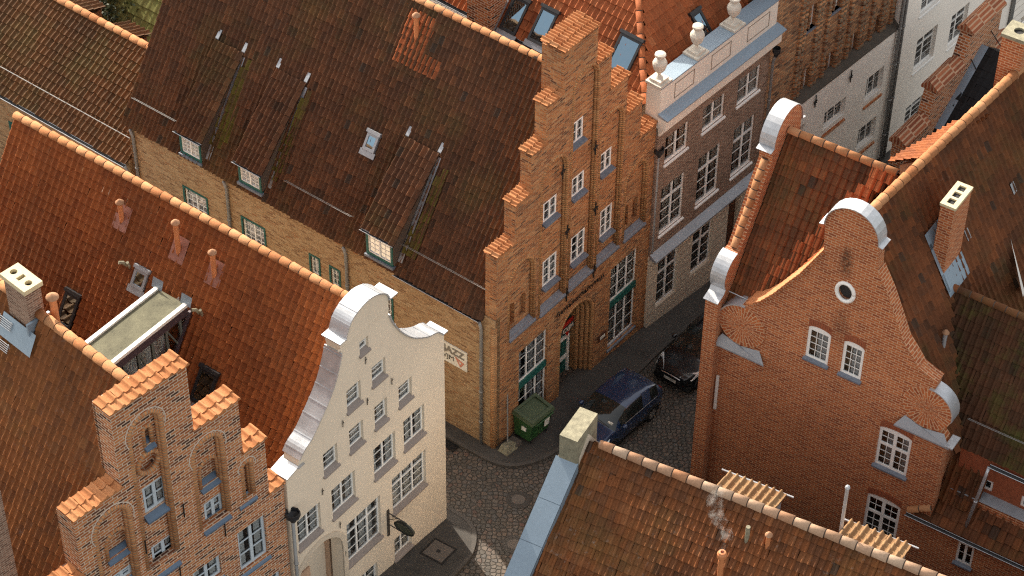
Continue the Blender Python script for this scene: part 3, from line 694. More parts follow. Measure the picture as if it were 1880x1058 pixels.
# shed dormers
def shed_dormer(vw0, vw1, zb, zt, top0, top1, seed):
    """front window between vw0..vw1 (v), sill zb, head zt, roof running up to points top0, top1 on the main roof"""
    ux = .02
    d = MB(); tp = (Vector(top0) + Vector(top1)) / 2
    for v in (vw0 + .02, vw1 - .02):
        ue = (zb - EZ) * RU / (RZ - EZ)
        d.add([(ux, v - .06, zb), (ux, v - .06, zt), (tp.x, v - .06, tp.z), (ue, v - .06, zb), (ux, v + .06, zb), (ux, v + .06, zt), (tp.x, v + .06, tp.z), (ue, v + .06, zb)],
              [(0, 1, 2, 3), (7, 6, 5, 4), (0, 4, 5, 1), (1, 5, 6, 2), (2, 6, 7, 3), (3, 7, 4, 0)])
    o = d.build('shed_dormer', MT['mortar'], m_root)
    roof('dormer_roof', MT['tile_main'], o, (ux - .10, vw0 - .16, zt + .10), (ux - .10, vw1 + .14, zt + .10), (tp.x, vw0 - .16, tp.z + .05), (tp.x, vw1 + .14, tp.z + .05), tw=.2, tl=.34, seed=seed, lift=.04, hs=1.6)
    f = window(o, side, vw0 + .09, zb, vw1 - .09, zt - .03, ux, 2, 4, gx=1, sill=None, fw=.05, curtain=.95, room=0)
    for c in list(f.children): c.parent = o
    MB().prism(rect(vw0, zb - .1, vw1, zt), ux - .03, ux + .08, [rect(vw0 + .09, zb, vw1 - .09, zt - .03)], side).build('window_surround', MT['teal_paint'], o)
    MB().box(vw0 - .05, vw1 + .05, zb - .2, zb - .1, ux - .1, ux + .1, side).build('dormer_sill', MT['slate_sill'], o)
    MB().add([side(a, b, ux + .3) for a, b in ((vw0, zb), (vw1, zb), (vw1, zt), (vw0, zt))], [(0, 1, 2, 3)]).build('room_back', MT['curtain'], o, recalc=False)
    gutter(o, (ux - .15, vw0 - .16, zt + .08), (ux - .15, vw1 + .14, zt + .08), .05)
    for v in (vw0 - .13, vw1 + .1):
        q = Vector((tp.x, v, tp.z + .08)); sdir = (Vector((tp.x, 0, tp.z)) - Vector((ux - .22, 0, zt))).normalized()
        MB().add([q + Vector((0, -.07, .0)), q + Vector((0, .07, 0)), q + Vector((0, .07, 0)) + sdir * .34, q + Vector((0, -.07, 0)) + sdir * .34, q + Vector((0, -.07, .04)), q + Vector((0, .07, .04)), q + Vector((0, .07, .04)) + sdir * .34, q + Vector((0, -.07, .04)) + sdir * .34],
              [(0, 1, 2, 3), (7, 6, 5, 4), (0, 4, 5, 1), (1, 5, 6, 2), (2, 6, 7, 3), (3, 7, 4, 0)]).build('metal_cap', MT['zinc_dull'], o)
    # lead soaker along the right cheek
    k = MB(); v = vw0 - .06
    p = [Vector(((zb + .05 - EZ) * RU / (RZ - EZ), v, zb + .05)), Vector((tp.x, v, tp.z - .1))]
    k.add([p[0] + RN * .06, p[1] + RN * .06, p[1] + RN * .07 + Vector((0, -.2, 0)), p[0] + RN * .07 + Vector((0, -.2, 0))], [(0, 1, 2, 3)]); k.build('lead_soaker', MT['zinc_dull'], o)
    return o
for (tl, br, t0, t1, sd) in [((329, 243), (371, 296), (452, 101), (384, 70), 21), ((437, 299), (481, 351), (567, 158), (496, 122), 22), ((672, 423), (722, 486), (811, 287), (736, 248), 23)]:
    a = M.vz(*tl, .02); b = M.vz(*br, .02)
    shed_dormer(b[0], a[0], b[1], a[1] + .02, mroof_at(*t0, .1), mroof_at(*t1, .1), sd)
# patch of new tiles with a bent orange flue
pp = [mroof_at(*p, .10) for p in ((722, 108), (801, 146), (811, 117), (783, 100), (803, 37), (757, 17))]
E0p, E1p, R0p, R1p = [tuple(Vector(x) + RN * .075) for x in (E0, E1, R0, R1)]
roof('patch_of_new_tiles', MT['tile_far'], m_root, E0p, E1p, R0p, R1p, extra=[p for p in pp], tw=.2, tl=.34, seed=31, lift=.05)
b_ = mroof_at(765, 72, .05)
vent_pipe(m_root, b_, .95, .085, 'terracotta', True, name='flue_pipe')
skylight(m_root, mroof_at(683, 262, .05), (0, 1, 0), rs, .5, .62, 'zinc_dull')
k = MB(); p = mroof_at(757, 84, .1); A_ = Vector((0, 1, 0))
k.add([p + A_ * .14 + rs * .16, p - A_ * .14 + rs * .16, p - A_ * .14 - rs * .16, p + A_ * .14 - rs * .16], [(0, 1, 2, 3)]).build('glass_tile', MT['dark_metal'], m_root, recalc=False)
# moss grown strips right of the dormers
for i, q in enumerate((((452, 108), (463, 113), (418, 268), (383, 262)), ((566, 165), (574, 170), (512, 330), (487, 322)), ((812, 308), (822, 314), (762, 476), (738, 462)))):
    pts = [mroof_at(*p, .09) for p in q]
    roof('mossy_tiles', MT['tile_strip'], m_root, E0p, E1p, R0p, R1p, extra=pts, tw=.2, tl=.34, seed=33 + i, deck=False)

# ================================================================== N: lower wing beyond it on the left
Nf = Frame(M.W(0, MV + .1, gz(M.W(0, MV, 0).x, M.W(0, MV, 0).y) - M.O.z), 52.5)
n_root = empty('rear_brick_house', Nf, 'long low brick house with ochre-brown tiled roof, left of the stepped gable house', 'house')
nz = Nf.O.z
e1 = Nf.uv(248, 310, 0); 
def n_at(px, py, u): return Nf.vz(px, py, u)
NEZ = n_at(246, 310, -.1)[1]
nr = Nf.vz(282, 93, 3.6); NRZ = nr[1]; NRU = 3.6
LN = 14.0
MB().prism([(0, -2), (LN, -2), (LN, NEZ + .05), (0, NEZ + .05)], .05, .35, [rect(*(lambda a, b: [b[0], b[1], a[0], a[1]])(Nf.vz(22, 226, .1), Nf.vz(34, 262, .1)))], side).build('side_wall', MT['brick_side'], n_root)
r_ = (lambda a, b: [b[0], b[1], a[0], a[1]])(Nf.vz(22, 226, .1), Nf.vz(34, 262, .1))
window(n_root, side, *r_, .12, 1, 3, gx=1, sill=None)
MB().prism(rect(r_[0] - .1, r_[1] - .1, r_[2] + .1, r_[3] + .1), .01, .12, [rect(*r_)], side).build('window_surround', MT['teal_paint'], n_root)
MB().box(.35, NRU + 1.9, -2, NEZ - .1, .0, LN).build('house_body', MT['brick_side'], n_root)
roof('tiled_roof', MT['tile_wing'], n_root, (-.12, .05, NEZ), (-.12, LN, NEZ), (NRU, .05, NRZ), (NRU, LN, NRZ), tw=.24, tl=.36, seed=41)
roof('tiled_roof', MT['tile_wing'], n_root, (NRU + 2.0, .05, NEZ), (NRU + 2.0, LN, NEZ), (NRU, .05, NRZ), (NRU, LN, NRZ), tw=.24, tl=.36, seed=42)
ridge(n_root, (NRU, .05, NRZ + .05), (NRU, LN, NRZ + .05), seg=.44, r=.15, seed=8)
gutter(n_root, (-.2, .0, NEZ - .02), (-.2, LN, NEZ - .02))
ns = Vector((NRU, 0, NRZ - NEZ)).normalized(); nn = Vector((-ns.z, 0, ns.x))
snow_rail(n_root, Vector((-.1, .1, NEZ)) + ns * .9, Vector((-.1, 13, NEZ)) + ns * .9, nn * .3, 14)
downpipe(n_root, [(-.2, -.02, NEZ - .05), (-.06, -.02, NEZ - .5), (-.06, -.02, -.5)], .06)
# two shed dormers on its far slope show over the ridge
def far_dormer(root, F, far_l, far_r, u_r, z_r, drop, mat, seed, tw=.24, vaxis=True, gut=True, under=1.4):
    """flat-pitched dormer roof on the hidden slope: far_l/far_r = photo corners of its lower edge"""
    zz = z_r - drop
    a, b = F.uv(*far_l, zz), F.uv(*far_r, zz)
    ue = (a[0] + b[0]) / 2
    o = MB().box(u_r + .3, ue - .12, zz - under, zz - .06, min(a[1], b[1]) + .12, max(a[1], b[1]) - .12).build('rear_dormer', MT['plaster_tan'], root)
    v0, v1 = min(a[1], b[1]), max(a[1], b[1])
    roof('dormer_roof', mat, o, (ue, v0, zz), (ue, v1, zz), (u_r, v0, z_r - .02), (u_r, v1, z_r - .02), tw=tw, tl=.36, seed=seed, hs=1.3)
    if gut:
        MB().tube([(ue + .08, v0 - .3, zz - .02), (ue + .08, v1 + .3, zz - .02)], .05, 8).build('dormer_gutter', MT['white_trim'], o)
    return o
far_dormer(n_root, Nf, (236, 42), (276, 66), NRU, NRZ, .5, MT['tile_wing'], 43, gut=False)
far_dormer(n_root, Nf, (152, -10), (192, 15), NRU, NRZ, .5, MT['tile_wing'], 44, gut=False)
for o in [c for c in n_root.children if c.name.startswith('rear_dormer')]: o.data.materials[0] = MT['wood_brown']

# ================================================================== W: the white curved gable house
W = Frame(gnd(820, 955), 53.3)
w_root = empty('white_gable_house', W, 'cream white house with curved zinc-capped gable and long red tiled roof', 'house')
wp = lambda px, py, d=0: W.uz(px, py, d)
right_edge = [(820, 955)]
gpx = [(812, 614), (801, 611), (786, 618), (769, 621), (752, 619.6), (735, 610), (719.6, 593), (713, 578), (711.5, 560), (713.6, 548), (707.7, 541), (695.7, 540.4), (680.4, 547), (663.4, 562.5), (648, 583), (639.6, 601.7), (634.5, 622), (622.6, 631.5), (626.8, 648), (625.5, 657), (619, 687), (612, 712), (603.8, 734), (594, 757), (585, 776.6), (571.5, 805.5), (557.9, 826), (549, 844.7), (546.5, 857), (536.6, 871.5)]
gp = [wp(*p) for p in gpx]
WL = -7.62
gp[-1] = (WL, gp[-1][1])
def smooth_pts(P, n=4):
    o = []
    for i in range(len(P) - 1):
        p0, p1, p2, p3 = [P[max(0, min(len(P) - 1, k))] for k in (i - 1, i, i + 1, i + 2)]
        for k in range(n):
            t = k / n; o.append(tuple(.5 * (2 * p1[c] + (p2[c] - p0[c]) * t + (2 * p0[c] - 5 * p1[c] + 4 * p2[c] - p3[c]) * t * t + (3 * p1[c] - p0[c] - 3 * p2[c] + p3[c]) * t ** 3) for c in (0, 1)))
    return o + [P[-1]]
segs0 = [gp[0:8], gp[9:17], gp[18:28], gp[28:30]]
smo = [smooth_pts(x) if len(x) > 2 else x for x in segs0]
gp_s = smo[0] + [gp[8]] + smo[1] + [gp[17]] + smo[2] + smo[3]
gp_s = [q for i, q in enumerate(gp_s) if i == 0 or math.hypot(q[0] - gp_s[i - 1][0], q[1] - gp_s[i - 1][1]) > .005]
out = [(WL, -1.5), (0, -1.5), (0, gp[0][1] - .02)] + gp_s
def wr(p, q, d=.1): a, b = W.uz(*p, d), W.uz(*q, d); return [W.uz(*p, 0)[0] - .02, a[1], b[0], b[1]]
wwin = [(((661, 641.7), (671, 613.6)), 1, 2, 0), (((684, 698.7), (702.5, 652)), 1, 3, 0), (((638, 747), (657, 694)), 1, 3, 0), (((733, 737), (751, 688)), 1, 3, 0), (((689, 777), (705.5, 726)), 1, 3, 0), (((643, 820.5), (661.5, 767)), 1, 3, 0), (((595.3, 863.4), (614, 810)), 1, 3, 0),
        (((742.5, 817), (774, 738)), 2, 3, 0), (((688, 870), (720.4, 788)), 2, 3, 0), (((611.5, 942), (646.4, 860)), 2, 3, 0), (((549.4, 999.7), (582.5, 918)), 2, 3, 0),
        (((722, 934), (776.6, 822)), 3, 3, 1), (((640.4, 1029.5), (693, 906)), 3, 3, 1), (((725.5, 1019), (751, 959.5)), 2, 2, 0), (((658, 1092), (688.5, 1028)), 2, 2, 0)]
wrs = [(wr(*p), c, r, t) for p, c, r, t in wwin]
da0, da1 = W.uz(546, 1075)[0], W.uz(629, 1000)[0]; dtop = W.uz(616, 971.5)[1]; drad = (da1 - da0) / 2
holes = [rect(r[0][0], r[0][1] - .15, r[0][2], r[0][3]) for r in wrs] + [arch(da0, da1, -.3, dtop - drad)]
WD = .58
MB().prism(out, 0, WD, holes).build('gable_wall', MT['plaster_cream'], w_root)
for r, c, n, t in wrs:
    window(w_root, front, *r, .1, c, n, top=t, trans=.70, fw=.06, gb=.03, sill=None, curtain=random.choice([.5, .7, .9, .95]))
    s = MB(); s.add([(r[0] - .04, -.07, r[1] - .13), (r[2] + .05, -.07, r[1] - .13), (r[2] + .05, .11, r[1] - .005), (r[0] - .04, .11, r[1] - .005), (r[0] - .04, -.07, r[1] - .18), (r[2] + .05, -.07, r[1] - .18), (r[2] + .05, .11, r[1] - .18), (r[0] - .04, .11, r[1] - .18)], [(0, 1, 2, 3), (4, 7, 6, 5), (0, 4, 5, 1), (1, 5, 6, 2), (2, 6, 7, 3), (3, 7, 4, 0)])
    s.build('window_sill', plainmat if (plainmat := MT.get('wsill')) else MT.setdefault('wsill', plain('grey_brown_sill', (.27, .225, .20), .7, var=.15)), w_root)
for pts in smo:
    k = MB().ribbon(pts, -.05, .64, -.045)
    for i in range(3, len(pts) - 2, 5):
        a, b = pts[i], pts[i + 1]; L_ = math.hypot(b[0] - a[0], b[1] - a[1]) or 1; k.ribbon([a, (a[0] + (b[0] - a[0]) * .035 / L_, a[1] + (b[1] - a[1]) * .035 / L_)], -.055, .645, -.06)
    k.build('zinc_coping', MT['zinc'], w_root)
# small flat ends where the coping steps
for (px, w2, sgn) in (((622.6, 631.5), .42, 0), ((713.6, 548), .5, 1), ((546.6, 858), .35, 0), ((812, 613), .3, 1)):
    a, z = wp(*px); MB().box(a - .04, a + w2 * .7, z - .02, z + .025, -.07, .66).build('coping_end', MT['zinc'], w_root)
ml = wp(620, 645); mr = wp(712, 566)
MB().box(ml[0], mr[0], ml[1] - .035, ml[1] + .02, -.025, 0).build('string_moulding', MT['plaster_cream'], w_root)
# arched doorway
k = MB(); k.prism(arch(da0 - .2, da1 + .2, -.3, dtop - drad + .0, rise=drad + .2), -.04, .02, [arch(da0, da1, -.29, dtop - drad)]); k.build('door_arch', MT['plaster_tan'], w_root)
k = MB(); k.box(da0, da1, -.3, dtop + .1, 1.3, 1.4); k.box(da0 - .1, da0, -.3, dtop, .5, 1.4); k.box(da1, da1 + .1, -.3, dtop, .5, 1.4); k.box(da0 - .1, da1 + .1, dtop + .02, dtop + .12, .5, 1.4)
dr = k.build('doorway', MT['wood_pale'], w_root)
MB().box(da0 + .02, da0 + (da1 - da0) * .38, -.3, dtop - drad + .15, .2, .26).build('door_leaf', MT['wood_pale'], dr)
k = MB(); a, z = W.uz(586, 1028, 1.28); k.box(a - .16, a + .16, z - .3, z + .3, 1.24, 1.3); k.build('notice_frame', MT['wood_brown'], dr)
for px, py in ((671, 662), (719, 700), (674, 737), (629, 778), (592, 903), (624, 964), (544, 1035), (634, 1017)):
    a, z = W.uz(px, py, -.02); k = MB(); k.tube([(a, -.03, z - .15), (a, -.04, z + .15)], .014, 6); k.tube([(a - .03, -.04, z + .03), (a + .05, -.04, z + .04)], .012, 5); k.build('wall_anchor', MT['iron'], w_root)
# roof
WRU = -3.1; WRZ = W.loc(hit(636, 546, W.W(WRU, 0, 0), W.u)).z
WV1 = W.vz(34, 240, WRU)[0]
WEZ, WEU = 4.6, -8.0
wpit = (WRZ - WEZ) / (WRU - WEU)
ws = Vector((WRU - WEU, 0, WRZ - WEZ)).normalized(); wn = Vector((-ws.z, 0, ws.x))
we0, we1 = (WEU, .5, WEZ), (WEU, WV1, WEZ)
def w_at(px, py, lift=.05): return W.on(px, py, tuple(Vector(we0) + wn * lift), tuple(wn))
# dormer footprint
dz = w_at(322, 545, .1); DZ = dz.z + .25
c1, c2 = W.uv(292, 535, DZ), W.uv(347, 562, DZ); c3, c4 = W.uv(196, 668, DZ), W.uv(147, 632, DZ)
dv0, dv1 = (c2[1] + c3[1]) / 2, (c1[1] + c4[1]) / 2; du1 = max(c1[0], c2[0]); du0 = min(c3[0], c4[0]) - .9
hz = lambda u: WEZ + (u - WEU) * wpit
roof('tiled_roof', MT['tile_red'], w_root, we0, we1, (WRU, .5, WRZ), (WRU, WV1, WRZ), tw=.255, tl=.29, seed=51, deck=False, holes=[[(u, v, hz(u)) for u, v in ((du0 - 1, dv0 + .08), (du1 - .35, dv0 + .08), (du1 - .35, dv1 - .08), (du0 - 1, dv1 - .08))]])
wre = .12; wrz = WRZ - (wre - WRU) * wpit
roof('tiled_roof', MT['tile_red'], w_root, (wre, .5, wrz), (wre, WV1, wrz), (WRU, .5, WRZ), (WRU, WV1, WRZ), tw=.3, tl=.4, seed=52)
ridge(w_root, (WRU, .6, WRZ + .05), (WRU, WV1 + .05, WRZ + .05), r=.14, seg=.42, seed=5)
MB().box(-.35, -.0, -1.5, wrz - .1, .59, WV1).build('side_wall', MT['plaster_cream'], w_root)
MB().box(WL, -.36, -1.5, WEZ - .1, .8, WV1 - .4).build('house_body', MT['plaster_cream'], w_root)
MB().prism([(WL, 0), (-.3, 0), (-.3, wrz), (WRU, WRZ - .15), (WL, WEZ)], WV1 - .35, WV1 - .05).build('rear_gable', MT['brick_low'], w_root)
for base, topp in (((224, 404), (221, 373)), ((328, 462), (321, 412)), ((394, 506), (391, 465))):
    b = w_at(*base); t = W.loc(hit(*topp, W.W(b.x, b.y, 0), W.w)); vent_pipe(w_root, b, max(.6, t.z - b.z), .085, 'terracotta')
    k = MB(); A_ = Vector((0, 1, 0)); q = b + wn * .03
    k.add([q + A_ * .3 + ws * .5, q - A_ * .3 + ws * .5, q - A_ * .3 - ws * .35, q + A_ * .3 - ws * .35], [(0, 1, 2, 3)]).build('lead_flashing', MT.setdefault('pink_lead', plain('reddish_lead_flashing', (.30, .13, .095), .5, .1, var=.3, scale=6, bmp=.3)), w_root, recalc=False)
skylight(w_root, w_at(258, 513), (0, 1, 0), ws, .55, .62, 'zinc_dull')
skylight(w_root, w_at(127, 570), (0, 1, 0), ws, .62, 1.15)
skylight(w_root, w_at(376, 712), (0, 1, 0), ws, .72, 1.15)
for p in ((233, 488), (366, 575)):
    b = w_at(*p); k = MB(); k.tube([b, b + Vector((-.1, .05, .18)), b + Vector((-.22, .12, .22))], .06, 8); k.tube([b + Vector((.0, -.12, -.03)), b + Vector((-.1, -.16, .3))], .05, 8); k.build('roof_vent', MT['concrete'], w_root)
# long flat-roofed dormer running out over the roof
k = MB(); k.box(du0 + .05, du1, DZ - .12, DZ - .02, dv0 + .04, dv1 - .04, front)
dm = k.build('flat_roof_dormer', MT['flat_roof'], w_root)
k = MB()
for v in (dv0, dv1): k.box(du0, du1 + .1, DZ - .06, DZ + .06, v - .07, v + .07)
k.box(du0, du0 + .12, DZ - .06, DZ + .06, dv0 + .07, dv1 - .07); k.build('roof_edging', MT['white_trim'], dm)
k = MB(); k.box(du0, du1, DZ - .42, DZ - .06, dv0 - .03, dv0 + .05); k.box(du0, du1, DZ - .42, DZ - .06, dv1 - .05, dv1 + .03); k.box(du0 - .0, du0 + .08, DZ - 2.2, DZ - .06, dv0 + .05, dv1 - .05); k.build('fascia', MT['purple_clad'], dm)
k = MB(); zl = DZ - 2.05
k.box(du0, du1 - 1.0, zl - .1, zl, dv0 - .01, dv0 + .06)
zs = lambda u: WEZ + (u - WEU) * wpit
ns_ = 6
for i in range(ns_ + 1):
    u = du0 + .2 + (du1 - .35 - du0 - .2) * i / ns_; zb = max(zl, zs(u) + .02)
    if zb < DZ - .5: k.box(u - .05, u + .05, zb, DZ - .42, dv0 - .02, dv0 + .06)
    if i < ns_ and i % 2: 
        u2 = u + .5; k.add([(u, dv0 - .015, DZ - .45), (u + .06, dv0 - .015, DZ - .45), (u2 + .06, dv0 - .015, max(zl, zs(u2) + .02)), (u2, dv0 - .015, max(zl, zs(u2) + .02)), (u, dv0 + .04, DZ - .45), (u + .06, dv0 + .04, DZ - .45), (u2 + .06, dv0 + .04, max(zl, zs(u2) + .02)), (u2, dv0 + .04, max(zl, zs(u2) + .02))], [(0, 1, 2, 3), (7, 6, 5, 4), (0, 4, 5, 1), (1, 5, 6, 2), (2, 6, 7, 3), (3, 7, 4, 0)])
k.build('glazing_frame', MT.setdefault('grey_green', plain('grey_green_frame', (.11, .13, .12), .5, bmp=0)), dm)
um = WEU + (DZ - .42 - WEZ) / wpit
MB().add([(du0 + .1, dv0 + .02, zl), (WEU + (zl - WEZ) / wpit, dv0 + .02, zl), (um, dv0 + .02, DZ - .42), (du0 + .1, dv0 + .02, DZ - .42)], [(0, 1, 2, 3)]).build('pane', MT['glass'], dm, recalc=False)
k = MB(); k.add([(du0 + .1, dv0 + .55, zl), (um, dv0 + .55, zl), (um, dv0 + .55, DZ - .15), (du0 + .1, dv0 + .55, DZ - .15), (du0 + .1, dv0 + .05, zl), (um, dv0 + .05, zl)], [(0, 1, 2, 3), (0, 1, 5, 4)]); k.build('inner_wall', MT['curtain'], dm, recalc=False)
k = MB(); s0 = Vector((um - .1, dv0 - .06, DZ - .42)); s1 = Vector((WEU + (zl - WEZ) / wpit - .1, dv0 - .06, zl))
k.add([s0 + wn * .1, s1 + wn * .1, s1 + wn * .1 + ws * .0 + Vector((.34, 0, 0)), s0 + wn * .1 + Vector((.34, 0, 0)), s0 + wn * .1 + Vector((0, .1, 0)), s1 + wn * .1 + Vector((0, .1, 0)), s1 + wn * .1 + Vector((.34, .1, 0)), s0 + wn * .1 + Vector((.34, .1, 0))], [(0, 1, 2, 3), (7, 6, 5, 4), (0, 4, 5, 1), (1, 5, 6, 2), (2, 6, 7, 3), (3, 7, 4, 0)]).build('cheek', MT['purple_clad'], dm)
for v in (dv0, dv1):
    q = Vector((du1 - .05, v, DZ + .0)); MB().add([q + Vector((0, -.22, .0)), q + Vector((0, .22, 0)), q + Vector((0, .22, 0)) + ws * .35 + wn * .08, q + Vector((0, -.22, 0)) + ws * .35 + wn * .08], [(0, 1, 2, 3)]).build('flashing', MT['blue_metal'], dm, recalc=False)
# hopper and pipe between the two left houses
downpipe(w_root, [(WL + .0, -.14, W.uz(525, 965, -.14)[1] - .1), (WL + .02, -.12, -1)], .06, hopper=(WL - .0, -.16, W.uz(525, 962, -.14)[1] + .1, .24))
downpipe(m_root, [(MR_ + .05, -.08, M.uz(1198, 290, -.08)[1]), (MR_ + .02, -.08, -1.2)], .055, hopper=(MR_ + .05, -.1, M.uz(1199, 288, -.1)[1], .2))

# ================================================================== L: stepped gable lower left
cl_ = W.W(WL - .08, 0, 0)
Lf = Frame(Vector((cl_.x, cl_.y, gz(cl_.x, cl_.y))), 47)
l_root = empty('old_stepped_gable_house', Lf, 'red and black brick stepped gable house with blue-grey window frames and bright orange coping tiles', 'house')
LC = -4.43
lt1 = Lf.uz(341, 668); ztop = lt1[1]
e1_, e2_, e3_ = Lf.uz(357.5, 805), Lf.uz(436.5, 733), Lf.uz(446, 831)
lst = []
xR = [-.06, Lf.uz(485, 803)[0], Lf.uz(436.5, 733)[0], lt1[0]]
zR = [Lf.uz(518, 888)[1], Lf.uz(484, 805)[1], e2_[1], ztop]
rsteps = [(LC, xR[3], zR[3]), (xR[3], xR[2], zR[2]), (xR[2], xR[1], zR[1]), (xR[1], xR[0], zR[0])]
lz1 = Lf.uz(218, 899)[1]; lx0 = Lf.uz(203, 777)[0]; lx1 = Lf.uz(136, 967)[0]
lsteps = [(lx0, LC, zR[3]), (lx1, lx0, lz1), (lx1 - .9, lx1, zR[1] - .4), (lx1 - 1.8, lx1 - .9, zR[0] - .4)]
LL = lx1 - 1.8
out = [(LL, -2), (-.06, -2)]
for a, b, z in reversed(rsteps): out += [(b, z), (a, z)]
for a, b, z in lsteps: out += [(b, z), (a, z)]
cl = []
for p in out:
    if not cl or (abs(p[0] - cl[-1][0]) > 1e-4 or abs(p[1] - cl[-1][1]) > 1e-4): cl.append(p)
out = cl
lp = lambda px, py, d=0: Lf.uz(px, py, d)
def lnic(lx, rx, crown, bot):
    c = lp(*crown); return [lp(*lx)[0], lp(*rx)[0], lp(*bot)[1], c[1]]
nA = lnic((239, 810), (299, 800), (279, 752), (334, 1003)); nB = lnic((356, 850), (408, 820), (391.5, 796), (421, 937))
nC = lnic((446, 870), (462, 860), (456, 846), (466, 905)); nD = lnic((179, 1000), (240, 960), (218, 928), (257, 1100))
lnichs = [nA, nB, nC, nD]
def lr(p, q, d=.25): a, b = Lf.uz(*p, d), Lf.uz(*q, d); return [a[0], a[1], b[0], b[1]]
lw = [(lr((265.5, 943), (301, 868)), 2, 2, .24), (lr((281, 1042), (318.5, 974)), 2, 2, .24), (lr((376, 960), (405, 902)), 2, 2, .24), (lr((205, 1075), (239, 1033)), 2, 2, .24), (lr((439, 1048.6), (481.7, 941), .1), 2, 3, .08), (lr((355, 1085), (400, 1014), .1), 2, 2, .08), (lr((480, 1090), (510, 1043), .1), 2, 2, .08)]
wA = MB()
wA.prism(out, 0, .21, [arch(a, b, z0, z1 - (b - a) / 2) for a, b, z0, z1 in lnichs] + [rect(*x[0]) for x in lw[4:]])
oc = Lf.uz(272, 848, .21); ocr = .36
inner = [(Lf.uz(266, 820, .21), Lf.uz(276, 778, .21)), (Lf.uz(369, 898, .21), Lf.uz(398, 830, .21)), (Lf.uz(199, 1030, .21), Lf.uz(232, 960, .21))]
ih = [arch(a[0], b[0], a[1], b[1] - (b[0] - a[0]) / 2) for a, b in inner]
circ = [(oc[0] + ocr * math.cos(2 * math.pi * k / 20), oc[1] + ocr * math.sin(2 * math.pi * k / 20)) for k in range(20)]
wA.prism(out, .21, .72, [rect(*x[0]) for x in lw] + ih + [circ])
wA.prism([(lx0, lz1 - 1), (xR[3], lz1 - 1), (xR[3], ztop - .1), (lx0, ztop - .1)], .62, .74)
wA.prism([(lx1, zR[0] - 1), (xR[1], zR[0] - 1), (xR[1], zR[1] - .1), (xR[2], zR[1] - .1), (xR[2], lz1 - .1), (lx1, lz1 - .1)], .73, .75)
wA.build('gable_wall', MT['brick_low'], l_root)
for a, b, z0, z1 in lnichs:
    k = MB(); r = (b - a) / 2; pth = arch(a, b, z0, z1 - r)[1:] + [(a, z0)]
    for dd, off in ((.05, .02), (.15, -.02)):
        c0 = (a + b) / 2
        k.tube([(c0 + (x - c0) * (1 + off / r), dd, zz if zz <= z1 - r else (z1 - r) + (zz - z1 + r) * (1 + off / r)) for x, zz in pth], .085, 8)
    k.build('arch_moulding', MT['brick_mould_red'], l_root, smooth=True)
    k = MB(); r2 = r + .16; c0 = (a + b) / 2; k.tube([(c0 + r2 * math.cos(t), -.002, z1 - r + r2 * math.sin(t)) for t in np.linspace(-.3, math.pi + .5, 26)], .018, 5); k.build('arch_joint', MT.setdefault('pale_mortar', plain('pale_mortar', (.58, .50, .42), .9, var=.2, bmp=0)), l_root)
for a, b in inner:
    k = MB(); r = (b[0] - a[0]) / 2; pth = arch(a[0], b[0], a[1], b[1] - r)[1:] + [(a[0], a[1])]
    k.tube([(x, .24, z) for x, z in pth], .075, 8); k.build('arch_moulding', MT['brick_mould_red'], l_root, smooth=True)
k = MB(); k.tube([(oc[0] + (ocr + .02) * math.cos(2 * math.pi * i / 20), .22, oc[1] + (ocr + .02) * math.sin(2 * math.pi * i / 20)) for i in range(21)], .085, 8); k.build('round_moulding', MT['brick_mould_red'], l_root, smooth=True)
MB().prism([(oc[0] + (ocr + .1) * math.cos(2 * math.pi * k / 20), oc[1] + (ocr + .1) * math.sin(2 * math.pi * k / 20)) for k in range(20)], .42, .46).build('niche_back', MT['brick_low'], l_root)
for i, (a, b) in enumerate(inner):
    MB().box(a[0] - .05, b[0] + .05, a[1] - .05, b[1] + .05, .42, .46).build('niche_back', MT['brick_low'], l_root)
def ledge(a0, a1, z, d1, e=-.06, drop=.22, mat='slate_sill'):
    k = MB(); k.add([(a0, e, z - drop), (a1, e, z - drop), (a1, d1, z), (a0, d1, z), (a0, e, z - drop - .06), (a1, e, z - drop - .06), (a1, d1, z - drop - .06), (a0, d1, z - drop - .06)], [(0, 1, 2, 3), (4, 7, 6, 5), (0, 4, 5, 1), (1, 5, 6, 2), (2, 6, 7, 3), (3, 7, 4, 0)])
    return k.build('ledge', MT[mat], l_root)
MT['blue_slate'] = plain('blue_slate_ledge', (.10, .15, .22), .45, 0, var=.2, scale=4, bmp=.1)
for i, (a, b) in enumerate(inner): ledge(a[0] - .03, b[0] + .05, a[1] + .1, .4, .10, .2, 'blue_slate')
for (r, c, n, d) in lw:
    window(l_root, front, *r, d, c, n, 'bluegrey_paint', fw=.10, sill=None, gb=.06, curtain=random.choice([.7, .95]), room=.27 if d > .2 else .5)
    ledge(r[0] - .06, r[2] + .08, r[1] + .0, d + .03, .02 if d > .2 else -.06, .2, 'blue_slate')
ledge(nB[0] + .05, nB[1] + .02, lp(376, 960)[1] - .2, .3, -.1, .22, 'blue_slate'); ledge(nA[0] + .1, nA[1] + .02, lp(285, 1042)[1] - .25, .2, -.1, .22, 'blue_slate'); ledge(nC[0] - .25, nC[1] + .1, nC[2] + .05, .16, -.05, .3, 'blue_slate')
for i, (a, b, z) in enumerate([(lx0, xR[3], zR[3])] + rsteps[1:] + lsteps[1:]):
    coping(l_root, a, b, z - .02, -.07, .60, tw=.27, tl=.36, seed=60 + i, slope=.12)
for px, py in ((271 + 66, 937), (510 - 97, 973), (267, 1004), (330, 1046)):
    a, z = lp(px, py, -.03); k = MB(); k.tube([(a, -.04, z - .28), (a, -.05, z + .28)], .022, 6); k.build('wall_anchor', MT['iron'], l_root)
LRZ = Lf.vz(248, 712, LC)[1]; LV1 = Lf.vz(60, 572, LC)[0] + 9
LEZ = LRZ - 8.8; LEU = LC - 5.0
